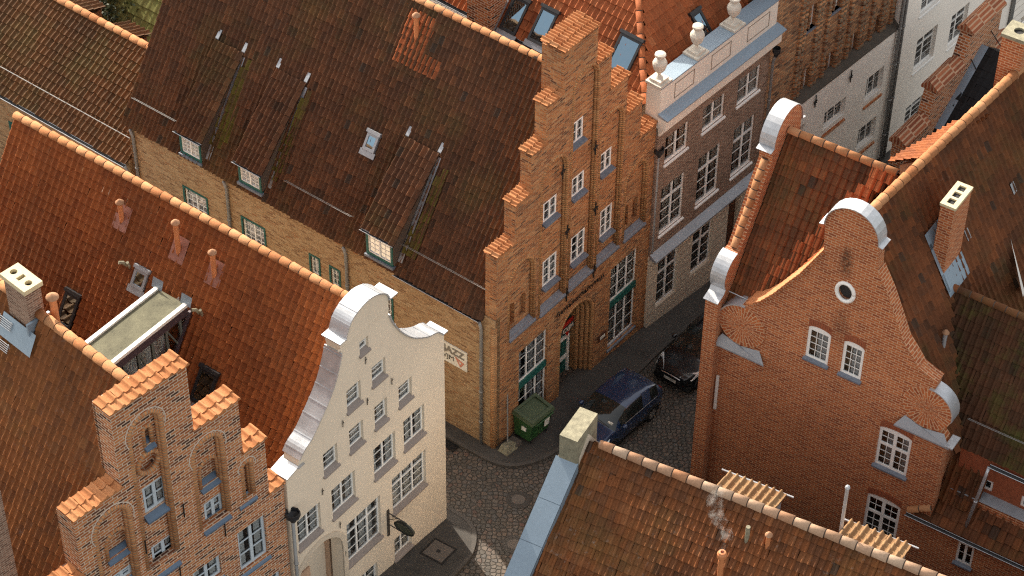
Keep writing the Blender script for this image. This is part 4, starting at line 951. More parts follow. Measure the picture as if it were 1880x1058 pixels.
ls = Vector((LC - LEU, 0, LRZ - LEZ)).normalized(); ln = Vector((-ls.z, 0, ls.x))
roof('tiled_roof', MT['tile_low'], l_root, (LEU, .6, LEZ), (LEU, LV1, LEZ), (LC, .6, LRZ), (LC, LV1, LRZ), tw=.235, tl=.36, seed=71)
roof('tiled_roof', MT['tile_low'], l_root, (2 * LC - LEU, .6, LEZ), (2 * LC - LEU, LV1, LEZ), (LC, .6, LRZ), (LC, LV1, LRZ), tw=.3, tl=.4, seed=72)
ridge(l_root, (LC, .55, LRZ + .05), (LC, LV1, LRZ + .05), r=.15, seg=.42, seed=9)
MB().box(LEU + .2, -.1, -2, LEZ - .05, .65, LV1).build('house_body', MT['brick_low'], l_root)
MB().prism([(LEU + .2, LEZ - .1), (2 * LC - LEU - .2, LEZ - .1), (LC, LRZ - .15)], LV1 - .3, LV1).build('rear_gable', MT['brick_low'], l_root)
# chimney on the ridge
ctz = LRZ + 1.15
q = [Lf.uv(*p, ctz) for p in ((0, 502), (32, 487), (78, 516), (43, 536))]
cu0, cu1 = q[3][0] - .0, q[2][0] + .0; cv0, cv1 = q[3][1], q[0][1]
cu0, cu1 = min(x[0] for x in q), max(x[0] for x in q); cv0, cv1 = min(x[1] for x in q), max(x[1] for x in q)
ch = MB().box(cu0 + .06, cu1 - .06, LRZ - 1.5, ctz - .16, cv0 + .06, cv1 - .06).build('chimney', MT['brick_grey'], l_root)
k = MB(); cc = ((cu0 + cu1) / 2, (cv0 + cv1) / 2)
hh = [[(cc[0] + .11 * math.cos(2 * math.pi * i / 12), cc[1] + s * .33 + .11 * math.sin(2 * math.pi * i / 12)) for i in range(12)] for s in (-1, 1)] + [rect(cc[0] - .13, cc[1] - .07, cc[0] + .13, cc[1] + .07)]
top = lambda a, b, d: (a, b, d)
k.prism(rect(cu0, cv0, cu1, cv1), ctz - .16, ctz, hh, top); k.build('chimney_slab', MT.setdefault('ochre_slab', plain('ochre_cement_slab', (.58, .50, .32), .85, var=.2, scale=4, bmp=.2)), ch)
MB().box(cu0 + .1, cu1 - .1, ctz - .17, ctz - .12, cv0 + .1, cv1 - .1).build('flue_dark', MT['black_rubber'], ch)
k = MB(); k.box(cu0 - .1, cu1 + .05, LRZ - 1.3, LRZ - .05, cv0 - .03, cv0 + .05)
zc = lambda u: LRZ - abs(u - LC) * (LRZ - LEZ) / (LC - LEU)
k.add([(cu0 - .02, cv0 - .25, zc(cu0) + .36), (cu0 - .02, cv1 + .1, zc(cu0) + .36), (cu0 - .35, cv1 + .1, zc(cu0 - .35) + .34), (cu0 - .35, cv0 - .25, zc(cu0 - .35) + .34)], [(0, 1, 2, 3)])
k.build('chimney_flashing', MT['blue_metal'], l_root, recalc=False)
for (px, py) in ((8, 600), (2, 640)):
    k = MB(); c = Lf.on(px, py, tuple(Vector((LEU, .6, LEZ)) + ln * .2), tuple(ln)); A_ = Vector((0, 1, 0))
    for j in range(5): k.tube([c + A_ * .34 + ls * (j * .06) + ln * .03, c - A_ * .3 + ls * (j * .06) + ln * .03], .012, 5)
    for s_ in (-.25, .28): k.tube([c + A_ * s_ - ln * .15, c + A_ * s_ + ls * .26 + ln * .03, ], .012, 5); k.tube([c + A_ * s_ + ln * .03, c + A_ * s_ + ls * .26 + ln * .03], .012, 5)
    k.build('roof_step', MT['zinc_dull'], l_root)
b = Lf.on(96, 580, (LC + .25, 0, LRZ - .3), (1, 0, 0)); vent_pipe(l_root, (LC + .35, b.y, LRZ - .6), 1.15, .11, 'terracotta')
# ================================================================== G: grey-purple brick house with urns
Gf = Frame(gnd(1185, 605), 50)
g_root = empty('parapet_brick_house', Gf, 'purple-grey brick house with cream parapet and stone urns, right of the stepped gable house', 'house')
GU = Gf.uz(1416, 80)[0]
zpt = Gf.uz(1213, 164)[1]; zlg = Gf.uz(1211, 209)[1]; zcb = Gf.uz(1214, 245)[1]; zl2 = Gf.uz(1193, 474)[1]
def gr(p, q, d=.08): a, b = Gf.uz(*p, d), Gf.uz(*q, d); return [Gf.uz(*p, 0)[0] - .02, a[1], b[0], b[1]]
g1 = [gr((1220, 298), (1262, 219)), gr((1289, 239.6), (1329.4, 167)), gr((1353, 191), (1394.5, 114.5))]
g2 = [gr((1210, 428), (1255, 312)), gr((1277, 374.5), (1321, 258)), gr((1341, 322.5), (1384, 206))]
g3 = [gr((1202.5, 560), (1242.5, 449)), gr((1266, 502), (1305.5, 398))]
gdoor = gr((1329, 470), (1357, 352))
MB().prism(rect(0, zl2, GU, zcb + .3), 0, .35, [rect(*r) for r in g1 + g2]).build('front_wall', MT['brick_grey'], g_root)
k = MB(); k.prism(rect(0, -3, GU, zl2 + .0), -.03, .35, [rect(*r) for r in g3 + [gdoor]])
k.build('ground_floor_wall', MT['plaster_tan'], g_root)
k = MB(); z = zl2 - .35
while z > -1.5:
    xs = [0.02] + [t for r in g3 + [gdoor] if r[1] < z < r[3] for t in (r[0] - .08, r[2] + .08)] + [GU - .02]
    for i in range(0, len(xs), 2): k.box(xs[i], xs[i + 1], z - .012, z + .012, -.034, -.028)
    z -= .38
k.build('render_joints', MT.setdefault('joint', plain('dark_joint', (.25, .21, .17), .9, bmp=0)), g_root)
for r in g1: window(g_root, front, *r, .06, 2, 2, fw=.085, gb=.04, curtain=random.choice([.6, .9]), sill='white_paint', sw=.06)
for r in g2: window(g_root, front, *r, .06, 2, 3, top=1, trans=.70, fw=.085, gb=.04, curtain=random.choice([.5, .7, .9]), sill='white_paint', sw=.06)
for r in g3: window(g_root, front, *r, .06, 2, 3, top=1, trans=.70, fw=.075, sill=None, curtain=.45)
MB().box(gdoor[0], gdoor[2], gdoor[1] - 1, gdoor[3], .2, .3).build('street_door', MT['wood_brown'], g_root)
k = MB(); k.add([(-.02, -.32, zl2 - .05), (GU, -.32, zl2 - .05), (GU, .0, zl2 + .14), (-.02, .0, zl2 + .14), (-.02, -.32, zl2 - .12), (GU, -.32, zl2 - .12), (GU, .0, zl2 - .12), (-.02, .0, zl2 - .12)], [(0, 1, 2, 3), (7, 6, 5, 4), (0, 4, 5, 1), (1, 5, 6, 2), (2, 6, 7, 3), (3, 7, 4, 0)]); k.build('storey_ledge', MT['zinc_dull'], g_root)
MB().box(0, GU, zl2 - .32, zl2 - .12, -.14, -.03).build('storey_cornice', MT['plaster_tan'], g_root)
k = MB(); k.box(-.02, GU + .05, zcb + .02, zcb + .22, -.08, .0); k.box(-.04, GU + .1, zcb + .22, zcb + .40, -.2, .0); k.box(-.06, GU + .14, zcb + .40, zlg - .10, -.34, .0); k.build('cornice', MT['parapet'], g_root)
k = MB(); k.add([(-.08, -.42, zlg - .10), (GU + .3, -.42, zlg - .10), (GU + .3, .02, zlg + .02), (-.08, .02, zlg + .02), (-.08, -.42, zlg - .14), (GU + .3, -.42, zlg - .14), (GU + .3, .02, zlg - .10), (-.08, .02, zlg - .10)], [(0, 1, 2, 3), (7, 6, 5, 4), (0, 4, 5, 1), (1, 5, 6, 2), (2, 6, 7, 3), (3, 7, 4, 0)]); k.build('cornice_sheet', MT['blue_metal'], g_root)
GP = .62
k = MB(); k.box(0, GU + .2, zcb, zpt - .04, .0, GP); k.build('parapet_wall', MT['parapet'], g_root)
MB().box(-.03, GU + .22, zpt - .04, zpt + .01, -.03, GP + .03).build('parapet_coping', MT['blue_metal'], g_root)
urns = [Gf.uv(*p, zpt) for p in ((1209, 150), (1277, 98), (1346, 48), (1416, -6))]
k = MB(); kk = MB()
for i in range(4):
    a = urns[i][0] + .55; b2 = (urns[i + 1][0] - .45) if i < 3 else GU
    if b2 > a + .5:
        for q in ((a, a + .03, zlg + .2, zpt - .25), (b2 - .03, b2, zlg + .2, zpt - .25), (a, b2, zlg + .2, zlg + .23), (a, b2, zpt - .28, zpt - .25)): k.box(*q, -.012, .0)
    kk.box(urns[i][0] + .45, urns[i][0] + .475, zlg + .05, zpt - .06, -.008, .0)
    k.v += []
k.build('parapet_panels', MT['joint'], g_root); 
for i, (a, b) in enumerate(urns[:3]):
    hgt = 1.15; k = MB(); k.box(a - .34, a + .34, zpt + .01, zpt + .10, GP / 2 - .34, GP / 2 + .34); k.box(a - .24, a + .24, zpt + .10, zpt + .2, GP / 2 - .24, GP / 2 + .24)
    k.lathe([(.15, .2), (.10, .25), (.055, .31), (.055, .38), (.11, .44), (.20, .56), (.255, .74), (.26, .84), (.22, .93), (.15, 1.0), (.11, 1.05), (.12, 1.09), (.185, 1.12), (.205, 1.17), (.19, 1.22), (.12, 1.25), (.005, 1.26)], (a, GP / 2, zpt), 20)
    k.build('stone_urn', MT['sandstone'], g_root)
MB().box(0, .3, -3, zcb + .2, .36, 14).build('side_wall', MT['plaster_tan'], g_root); MB().box(GU - .3, GU, -3, zcb, .36, 14).build('far_wall', MT['brick_grey'], g_root)
GT, GEZ = 1.18, zpt - 1.15; kx = 6.2
gd = 14
gs = Vector((1, 0, GT)).normalized(); gn_ = Vector((-gs.z, 0, gs.x)); fs_ = Vector((0, 1, GT)).normalized(); fn_ = Vector((0, -fs_.z, fs_.y))
hp0 = (.1, GP + .1, GEZ); hp1 = (.1 + kx, GP + .1 + kx, GEZ + kx * GT)
roof('tiled_roof', MT['tile_far'], g_root, (.1, GP + .1, GEZ), (.1, gd, GEZ), (.1 + kx, GP + .1, GEZ + kx * GT), (.1 + kx, gd, GEZ + kx * GT), extra=[hp0, (.1, gd, GEZ), (.1 + kx, gd, GEZ + kx * GT), hp1], tw=.25, tl=.38, seed=81)
roof('tiled_roof', MT['tile_far'], g_root, (.1, GP + .1, GEZ), (GU, GP + .1, GEZ), (.1, GP + .1 + kx, GEZ + kx * GT), (GU, GP + .1 + kx, GEZ + kx * GT), extra=[hp0, (GU, GP + .1, GEZ), (GU, GP + .1 + kx, GEZ + kx * GT), hp1], tw=.25, tl=.38, seed=82)
ridge(g_root, hp0, hp1, r=.13, seg=.42, seed=6, mat=MT['tile_far'])
gl = lambda px, py, l=.05: Gf.on(px, py, tuple(Vector(hp0) + gn_ * l), tuple(gn_))
gfz = lambda px, py, l=.05: Gf.on(px, py, tuple(Vector(hp0) + fn_ * l), tuple(fn_))
A_ = (0, 1, 0)
skylight(g_root, gl(946, 30), A_, gs, .75, 1.3); skylight(g_root, gl(998, 50), A_, gs, .75, 1.3); skylight(g_root, gl(1145, 105), A_, gs, .95, 1.5)
skylight(g_root, gfz(1286, 45), (1, 0, 0), fs_, .55, .95)
cb = gl(893, 30); k = MB(); k.box(cb.x - .45, cb.x + .5, cb.z - 1.2, cb.z + 1.6, cb.y - .55, cb.y + .55); k.build('chimney', MT['brick_low'], g_root)
k = MB()
q = cb
for s in (-.62, .55): k.add([q + Vector((0, s, 0)) + gs * .9 + gn_ * .05, q + Vector((0, s + .15, 0)) + gs * .9 + gn_ * .05, q + Vector((0, s + .15, 0)) - gs * .9 + gn_ * .05, q + Vector((0, s, 0)) - gs * .9 + gn_ * .05], [(0, 1, 2, 3)])
k.add([q + Vector((0, -.6, 0)) - gs * .55 + gn_ * .05, q + Vector((0, .7, 0)) - gs * .55 + gn_ * .05, q + Vector((0, .7, 0)) - gs * 1.0 + gn_ * .05, q + Vector((0, -.6, 0)) - gs * 1.0 + gn_ * .05], [(0, 1, 2, 3)])
k.build('chimney_flashing', MT['zinc_dull'], g_root, recalc=False)
gutter(g_root, (-.02, GP + .15, GEZ - .02), (-.02, gd, GEZ - .02), .09)
downpipe(g_root, [(GU + .02, -.25, zcb - .1), (GU + .06, -.12, zcb - .6), (GU + .06, -.12, -2)], .055, hopper=(GU + .02, -.25, zcb - .05, .16))

# ================================================================== D: dark gothic gable over a white ground floor
dO = Gf.W(GU + .15, 0.0, 0); Df = Frame(Vector((dO.x, dO.y, gz(dO.x, dO.y))), 49)
d_root = empty('gothic_brick_house', Df, 'house with dark moulded gothic brick upper floors above a white limewashed ground floor', 'house')
dl_ = Df.uz(1481.7, 180)[1]; DU = Df.uz(1655, 50)[0]; DE = Df.uz(1642, 130)[0]
def dr_(p, q, d): a, b = Df.uz(*p, d), Df.uz(*q, d); return [a[0], a[1], b[0], b[1]]
dw = [dr_((1502, 236), (1546, 172), .22), dr_((1578, 184), (1616, 116), .22), dr_((1563.5, 273), (1602, 208), .22), dr_((1453, 262), (1471, 220), .22)]
MB().prism(rect(-.15, -4, DU, dl_), 0, .4, [rect(*r) for r in dw]).build('lower_wall', MT['plaster_white'], d_root)
for r in dw:
    window(d_root, front, *r, .18, 3, 2, fw=.05, sill=None, curtain=.2)
    s = MB(); s.add([(r[0] - .03, -.06, r[1] - .3), (r[2] + .03, -.06, r[1] - .3), (r[2] + .03, .19, r[1] - .0), (r[0] - .03, .19, r[1] - .0), (r[0] - .03, -.06, r[1] - .36), (r[2] + .03, -.06, r[1] - .36), (r[2] + .03, .19, r[1] - .36), (r[0] - .03, .19, r[1] - .36)], [(0, 1, 2, 3), (4, 7, 6, 5), (0, 4, 5, 1), (1, 5, 6, 2), (2, 6, 7, 3), (3, 7, 4, 0)]); s.build('brick_sill', MT['brick_red'], d_root)
k = MB(); k.add([(-.15, -.06, dl_), (DU, -.06, dl_), (DU, .3, dl_ + .3), (-.15, .3, dl_ + .3), (-.15, -.06, dl_ - .05), (DU, -.06, dl_ - .05), (DU, .3, dl_ - .05), (-.15, .3, dl_ - .05)], [(0, 1, 2, 3), (7, 6, 5, 4), (0, 4, 5, 1), (1, 5, 6, 2), (2, 6, 7, 3), (3, 7, 4, 0)]); k.build('weathered_ledge', MT.setdefault('dark_stone', plain('dark_weathered_stone', (.085, .07, .055), .9, var=.3, scale=3, bmp=.3)), d_root)
VB = .25
cols = [((1456, 174), (1480, 117)), ((1501, 140), (1525, 87)), ((1545.5, 105.5), (1568, 52)), ((1589, 71.5), (1609, 21)), ((1628, 40), (1646, -6))]
cr_ = [dr_(a, b, VB + .2) for a, b in cols]
up_ = []
dh = Df.uz(1469, 72, VB + .2)[1] - Df.uz(1466, 142, VB + .2)[1]
for i, r in enumerate(cr_):
    for j in range(3):
        z0 = r[1] + j * (3.05); up_.append([r[0], z0, r[2], z0 + (r[3] - r[1]) * (1 if j == 0 else 1.0)])
MB().prism(rect(-.15, dl_ + .1, DU, dl_ + 11), VB, VB + .5, [arch(r[0], r[2], r[1], r[3] - .1, rise=.12, n=6) for r in up_]).build('gothic_wall', MT['brick_dark'], d_root)
for r in up_:
    f = window(d_root, front, r[0], r[1], r[2], r[3], VB + .16, 2, 3, fw=.085, gb=.035, sill=None, curtain=.1)
    c = (r[0] + r[2]) / 2
    k = MB(); k.tube([(c, VB + .09, r[1]), (c, VB + .09, r[3])], .07, 8); k.build('brick_mullion', MT['brick_dark'], d_root)
    MB().box(r[0], r[2], r[1] - .08, r[1], VB - .06, VB + .25).build('niche_ledge', MT['slate_sill'], d_root)
sx = []
for i in range(len(cr_)):
    l = cr_[i][0]; rr = cr_[i][2]; sx += [l - .1, rr + .1, rr + .30]
sx.append(cr_[0][0] - .32)
for s in sx:
    if not (-.05 < s < DU - .05): continue
    n = 110; pts = [(s, VB + .0, dl_ + .25 + .09 * j) for j in range(n)]
    k = MB(); k.tube(pts, .1, 8, taper=[(.135, .135, .085)[j % 3] for j in range(n)]); k.build('moulded_shaft', MT['brick_dark'], d_root)
for px, py in ((1562, 140), (1497, 186)):
    a, z = Df.uz(px, py, -.03); k = MB(); k.tube([(a, -.04, z - .3), (a, -.05, z + .3)], .025, 6); k.tube([(a - .12, -.05, z), (a + .12, -.05, z)], .02, 6); k.tube([(a - .08, -.05, z - .12), (a, -.06, z + .14), (a + .08, -.05, z - .12)], .018, 6); k.build('wall_anchor', MT['iron'], d_root)
MB().box(-.15, DU, -4, dl_ + 10.5, VB + .9, 10).build('house_body', MT['brick_dark'], d_root)
pu = Df.uz(1641, 140, -.1)[0]
for o_ in (-.12, .12): downpipe(d_root, [(pu + o_, -.12, dl_ + 11), (pu + o_, -.12, -3)], .07)

# ================================================================== E: tall white house, and the pale house after it
eO = Df.W(pu + .3, .0, 0); Ef = Frame(Vector((eO.x, eO.y, gz(eO.x, eO.y))), 50.5)
e_root = empty('tall_white_house', Ef, 'tall plain white house with wooden casement windows at the far end of the row', 'house')
def er(p, q, d=.2): a, b = Ef.uz(*p, d), Ef.uz(*q, d); return [Ef.uz(*p, 0)[0], a[1], b[0], b[1]]
ew = [er((1677, 124), (1715, 40)), er((1740, 80), (1773, 0)), er((1658, 236), (1692, 165)), er((1805, 30), (1838, -50)), er((1690, 20), (1727, -65)), er((1722, 190), (1756, 110))]
EU = Ef.uz(1848, 60)[0]
MB().prism(rect(-.3, -5, EU, 14), 0, .4, [rect(*r) for r in ew]).build('front_wall', MT['plaster_white'], e_root)
for r in ew:
    window(e_root, front, *r, .16, 2, 3, top=1, trans=.68, fw=.08, sill='white_paint', sw=.05, curtain=.2)
MB().box(-.3, EU, -5, 13.8, .9, 10).build('house_body', MT['plaster_white'], e_root)
downpipe(e_root, [(EU - .05, -.1, 13), (EU - .05, -.1, -4)], .09)
fO = Ef.W(EU + .05, 0, 0); Ff = Frame(Vector((fO.x, fO.y, gz(fO.x, fO.y))), 50.5)
f_root = empty('boarded_white_house', Ff, 'pale house with grooved render at the far right top corner', 'house')
MB().prism(rect(0, -5, 7, 13), .0, .4, [rect(*(lambda a, b: [a[0], a[1], b[0], b[1]])(Ff.uz(1868, 48, .1), Ff.uz(1885, 20, .1)))]).build('front_wall', MT['plaster_white'], f_root)
k = MB()
for i in range(36): k.box(0.02, 7, -3 + .42 * i, -3 + .42 * i + .02, -.004, .001)
k.build('render_joints', MT['joint'], f_root); MB().box(0, 7, -5, 12.8, .5, 9).build('house_body', MT['plaster_white'], f_root)

# ================================================================== R: red brick house with scrolled gable
Rf = Frame(gnd(1278, 876), -33)
r_root = empty('scrolled_gable_house', Rf, 'big red brick house with scrolled gable, two brick rosettes and brown tiled roofs', 'house')
rp = lambda px, py, d=0: Rf.uz(px, py, d)
RC = 4.45; RK = .09
lscr = rp(1363.4, 597); rscr = rp(1703, 749.6); sr = .86
szc = (lscr[1] + rscr[1]) / 2
fl_z = szc - sr - .28
rw = MB()
RRW = 8.70
rpts_r = [rp(1614, 449), rp(1611, 497), rp(1631, 544), rp(1658.7, 629), rp(1672, 650), rp(1686, 675.5), rp(1704.7, 691), rp(1721, 703)]
rpts_l = [rp(1515.7, 405), rp(1512, 459), rp(1470.6, 500), rp(1450, 515), rp(1421, 537.5), rp(1399, 550), rp(1385, 555), rp(1371, 556)]
rt = [(max(p[0], RC + .9), p[1]) for p in rpts_r]
lt = rpts_l
capz = rp(1519, 400)[1]; ctop = rp(1567, 384)[1]
cL_, cR_ = lt[0][0], rt[0][0]
semi = [((cL_ + cR_) / 2 + (cR_ - cL_) / 2 * math.cos(math.pi * k / 14), capz - .25 + (ctop - capz + .25) * math.sin(math.pi * k / 14)) for k in range(15)]
def scr(c, a0, a1, n=18): return [(c + sr * math.cos(rad(a0 + (a1 - a0) * k / n)), szc + sr * math.sin(rad(a0 + (a1 - a0) * k / n))) for k in range(n + 1)]
lc, rc = lscr[0], rscr[0]
out = [(-.1, -2), (RRW, -2), (RRW, fl_z)] + scr(rc, -60, 82) + rt[::-1][:-1] + semi + lt[1:] + scr(lc, 98, 240) + [(-.1, fl_z)]
RWN = [((1481, 650), (1523, 616), 2, 5, 1), ((1545, 679), (1586, 644), 2, 5, 1), ((1608, 846), (1674, 810), 2, 4, 1), ((1587, 968), (1650, 934), 2, 4, 1)]
def rr4(bl, br, h, d=.05):
    a, b = rp(*bl, d), rp(*br, d); z0 = (a[1] + b[1]) / 2; return [a[0], z0, b[0], z0 + h]
def hgt(b, t, d=.05): return rp(*t, d)[1] - rp(*b, d)[1]
RW = [rr4((1479, 652), (1520, 670), hgt((1479, 652), (1485.5, 598))), rr4((1543, 681), (1580.5, 698), hgt((1543, 681), (1549.5, 625))), rr4((1606, 848), (1664, 875), hgt((1606, 848), (1615, 781))), rr4((1583, 972), (1643, 999), hgt((1583, 972), (1595.7, 905.7))), rr4((1753.7, 1026.5), (1783, 1041.5), hgt((1753.7, 1026.5), (1761, 991)))]
whole = lambda r: [(r[0], r[1]), (r[2], r[1])] + [((r[0] + r[2]) / 2 + (r[2] - r[0]) / 2 * math.cos(math.pi * k / 8), r[3] + .13 * math.sin(math.pi * k / 8)) for k in range(9)]
oc = rp(1552, 536.6)
ocir = [(oc[0] + .26 * math.cos(2 * math.pi * k / 20), oc[1] + .33 * math.sin(2 * math.pi * k / 20)) for k in range(20)]
rw.prism(out, 0, .42, [whole(r) for r in RW[:4]] + [ocir])
RAZ = 3.3; RUE = 16.0
rw.prism(rect(RRW, -2, RUE, RAZ - .1), .002, .42, [whole(RW[4])])
rw.build('gable_wall', MT['brick_red'], r_root)
for i, r in enumerate(RW):
    big = i in (2, 3)
    window(r_root, front, *r, .03, 2 if big else (1 if i < 2 else 2), 3 if big else (4 if i < 2 else 2), top=1 if big else 0, trans=.60, toprows=2, gx=1 if big else (2 if i < 2 else 0), fw=.10 if i < 4 else .08, rise=.13, sill='slate_sill', sw=.1, curtain=.9 if i < 3 else .1, gb=.022, back='warm_room' if i < 3 else 'dark_room', room=.22)
    n = 14; k = MB()
    for j in range(n):   # soldier arch of bricks over the opening
        t0, t1 = math.pi * (j + .08) / n, math.pi * (j + .92) / n; cx, hw_ = (r[0] + r[2]) / 2, (r[2] - r[0]) / 2
        q = [(cx - hw_ * math.cos(t), r[3] + .13 * math.sin(t) + .01) for t in (t0, t1)]
        k.box(q[0][0], q[1][0], min(q[0][1], q[1][1]), max(q[0][1], q[1][1]) + .26, -.012, .0)
    k.build('brick_arch', MT.setdefault('plain_brick', plain('single_red_brick', (.30, .085, .035), .85, var=.3, scale=6, bmp=.3)), r_root)
k = MB(); k.tube([(oc[0] + .30 * math.cos(2 * math.pi * j / 24), -.0, oc[1] + .37 * math.sin(2 * math.pi * j / 24)) for j in range(25)], .07, 8); k.build('round_window', MT['white_paint'], r_root, smooth=True)
MB().prism([(oc[0] + .3 * math.cos(2 * math.pi * j / 20), oc[1] + .37 * math.sin(2 * math.pi * j / 20)) for j in range(20)], .14, .16).build('pane', MT['car_glass'] if 'car_glass' in MT else MT['dark_room'], r_root)
# radial brick rosettes
def rosette(c, root):
    k = MB(); n = 44; R_ = sr - .0; rr_ = [.07, .3, .58, R_]
    for j in range(n):
        a0, a1 = 2 * math.pi * j / n, 2 * math.pi * (j + 1) / n
        for q in range(3):
            r0, r1 = rr_[q], rr_[q + 1]; P = [(c + r * math.cos(a), -.05, szc + r * math.sin(a)) for r, a in ((r0, a0), (r1, a0), (r1, a1), (r0, a1))]
            k.add(P, [(0, 1, 2, 3)], [[(r0 + .003, j * .085), (r1 - .003, j * .085), (r1 - .003, (j + 1) * .085), (r0 + .003, (j + 1) * .085)]])
    m = 44; ring = [(c + R_ * math.cos(2 * math.pi * j / m), R_ * math.sin(2 * math.pi * j / m) + szc) for j in range(m)]
    k.add([(a, -.05, b) for a, b in ring] + [(a, .0, b) for a, b in ring], [(j, (j + 1) % m, m + (j + 1) % m, m + j) for j in range(m)])
    k.lathe([(.07, -.0), (.05, .04), (.001, .05)], (0, 0, 0), 10)
    for i in range(len(k.v) - 30, len(k.v)):
        x, y, z = k.v[i]; k.v[i] = (c + x, -.05 - z, szc + y)
    k.build('brick_rosette', MT['brick_red'], root, recalc=False)
rosette(lc, r_root); rosette(rc, r_root)
zr = lambda pts, d0=-.08, d1=.46, t=-.035: MB().ribbon(pts, d0, d1, t).build('zinc_coping', MT['zinc'], r_root)
zr(scr(lc, 88, 185)[::1]); zr(scr(rc, -10, 92))
zr([(cR_ + .16, capz - .3)] + semi + [(cL_ - .16, capz - .3)], -.07, .48, -.035)
for s, c in ((1, lc), (-1, rc)):
    k = MB(); a0, a1 = c - .95, c + 1.0
    k.add([(a0, -.20, fl_z), (a1, -.20, fl_z), (a1 - .3, .0, fl_z + .34), (c, -.04, fl_z + .24), (a0 + .25, .0, fl_z + .40), (a0, -.20, fl_z - .06), (a1, -.20, fl_z - .06)], [(0, 1, 2, 3, 4), (0, 5, 6, 1)]); k.build('rosette_flashing', MT['zinc_dull'], r_root, recalc=False)
    MB().box(a0 - .12 if s > 0 else a1 - .15, a0 + .2 if s > 0 else a1 + .12, fl_z, fl_z + .05, -.2, .42).build('coping_end', MT['zinc'], r_root)
# tiled raking edges
k = MB(); k.ribbon(lt[1:], -.06, .5, .09); k.build('raking_brick_edge', MT['brick_red'], r_root)
for j, pts in enumerate((lt[1:],)):
    for i in range(len(pts) - 1):
        p, q = pts[i], pts[i + 1]; L_ = math.hypot(q[0] - p[0], q[1] - p[1]); n = max(1, int(L_ / .2))
        kk = MB()
        for t in range(n):
            x0 = p[0] + (q[0] - p[0]) * t / n; z0 = p[1] + (q[1] - p[1]) * t / n; x1 = p[0] + (q[0] - p[0]) * (t + .9) / n; z1 = p[1] + (q[1] - p[1]) * (t + .9) / n
            kk.prism([(x0, z0 - .03), (x1, z1 + .0), (x1, z1 - .12), (x0, z0 - .12)][::-1] if 0 else [(x0, z0 + .02), (x1, z1 + .05), (x1, z1 + .0), (x0, z0 - .04)], -.1, .62)
        kk.build('raking_tiles', MT['terracotta'], r_root)
k = MB(); k.ribbon(rt[::-1][:-1], -.03, .45, -.05); k.build('raking_edge', MT['brick_red'], r_root)
a, z = rp(1318, 690, -.03); a2, z2 = rp(1312.5, 750, -.03); MB().box(a - .04, a + .05, z2, z, -.07, -.01).build('white_downpipe', MT['white_trim'], r_root)
# roofs: main ridge runs away from the gable, a wing on the street side
RRZ = 13.75
RV1 = 13.5; RS = 1.72
mE = 7.1; ue = RC + (RRZ - mE) / RS
rsR = Vector((-1, 0, RS)).normalized(); rnR = Vector((RS, -RS * RK, 1)).normalized(); kv = lambda v: RK * (v - .45)
def rr_at(px, py, l=.05): return Rf.on(px, py, tuple(Vector((RC, .45, RRZ)) + rnR * l), tuple(rnR))
ueL = RC - (RRZ - 8.6) / RS
# second wing on the right
best = None
for i in range(200):
    vr = .8 + i * .03; u_, z_ = Rf.uz(1745, 527, vr); e = z_ - (RRZ - (u_ - RC - RK * (vr - .45)) * RS)
    if best is None or abs(e) < abs(best[0]): best = (e, vr, u_, z_)
W2V, W2U, W2Z = best[1], best[2], best[3]
W2E = .95
w2ez = Rf.uz(1800, 835, W2E)[1]
W2S = (W2Z - w2ez) / (W2V - W2E)
ul = lambda z: RC + (RRZ - z) / RS
roof('tiled_roof', MT['tile_right'], r_root, (ul(w2ez), .42, w2ez), (ul(w2ez) + kv(RV1), RV1, w2ez), (RC, .42, RRZ), (RC + kv(RV1), RV1, RRZ), tw=.25, tl=.36, seed=91, hs=1.3)
roof('tiled_roof', MT['tile_right'], r_root, (ul(4.5) + kv(W2V), W2V + .1, 4.5), (ul(4.5) + kv(RV1), RV1, 4.5), (ul(w2ez) + kv(W2V), W2V + .1, w2ez), (ul(w2ez) + kv(RV1), RV1, w2ez), tw=.25, tl=.36, seed=97)
wvv = 3.9
roof('tiled_roof', MT['tile_new'], r_root, (ueL, .42, 8.6), (ueL + kv(wvv), wvv, 8.6), (RC, .42, RRZ), (RC + kv(wvv), wvv, RRZ), tw=.25, tl=.36, seed=92)
roof('tiled_roof', MT['tile_right'], r_root, (2.0 + kv(wvv), wvv, 8.0), (2.0 + kv(RV1), RV1, 8.0), (RC + kv(wvv), wvv, RRZ - .05), (RC + kv(RV1), RV1, RRZ - .05), tw=.3, tl=.4, seed=192)
ridge(r_root, (RC, .45, RRZ + .05), (RC + kv(RV1), RV1, RRZ + .05), r=.165, seg=.42, seed=12)
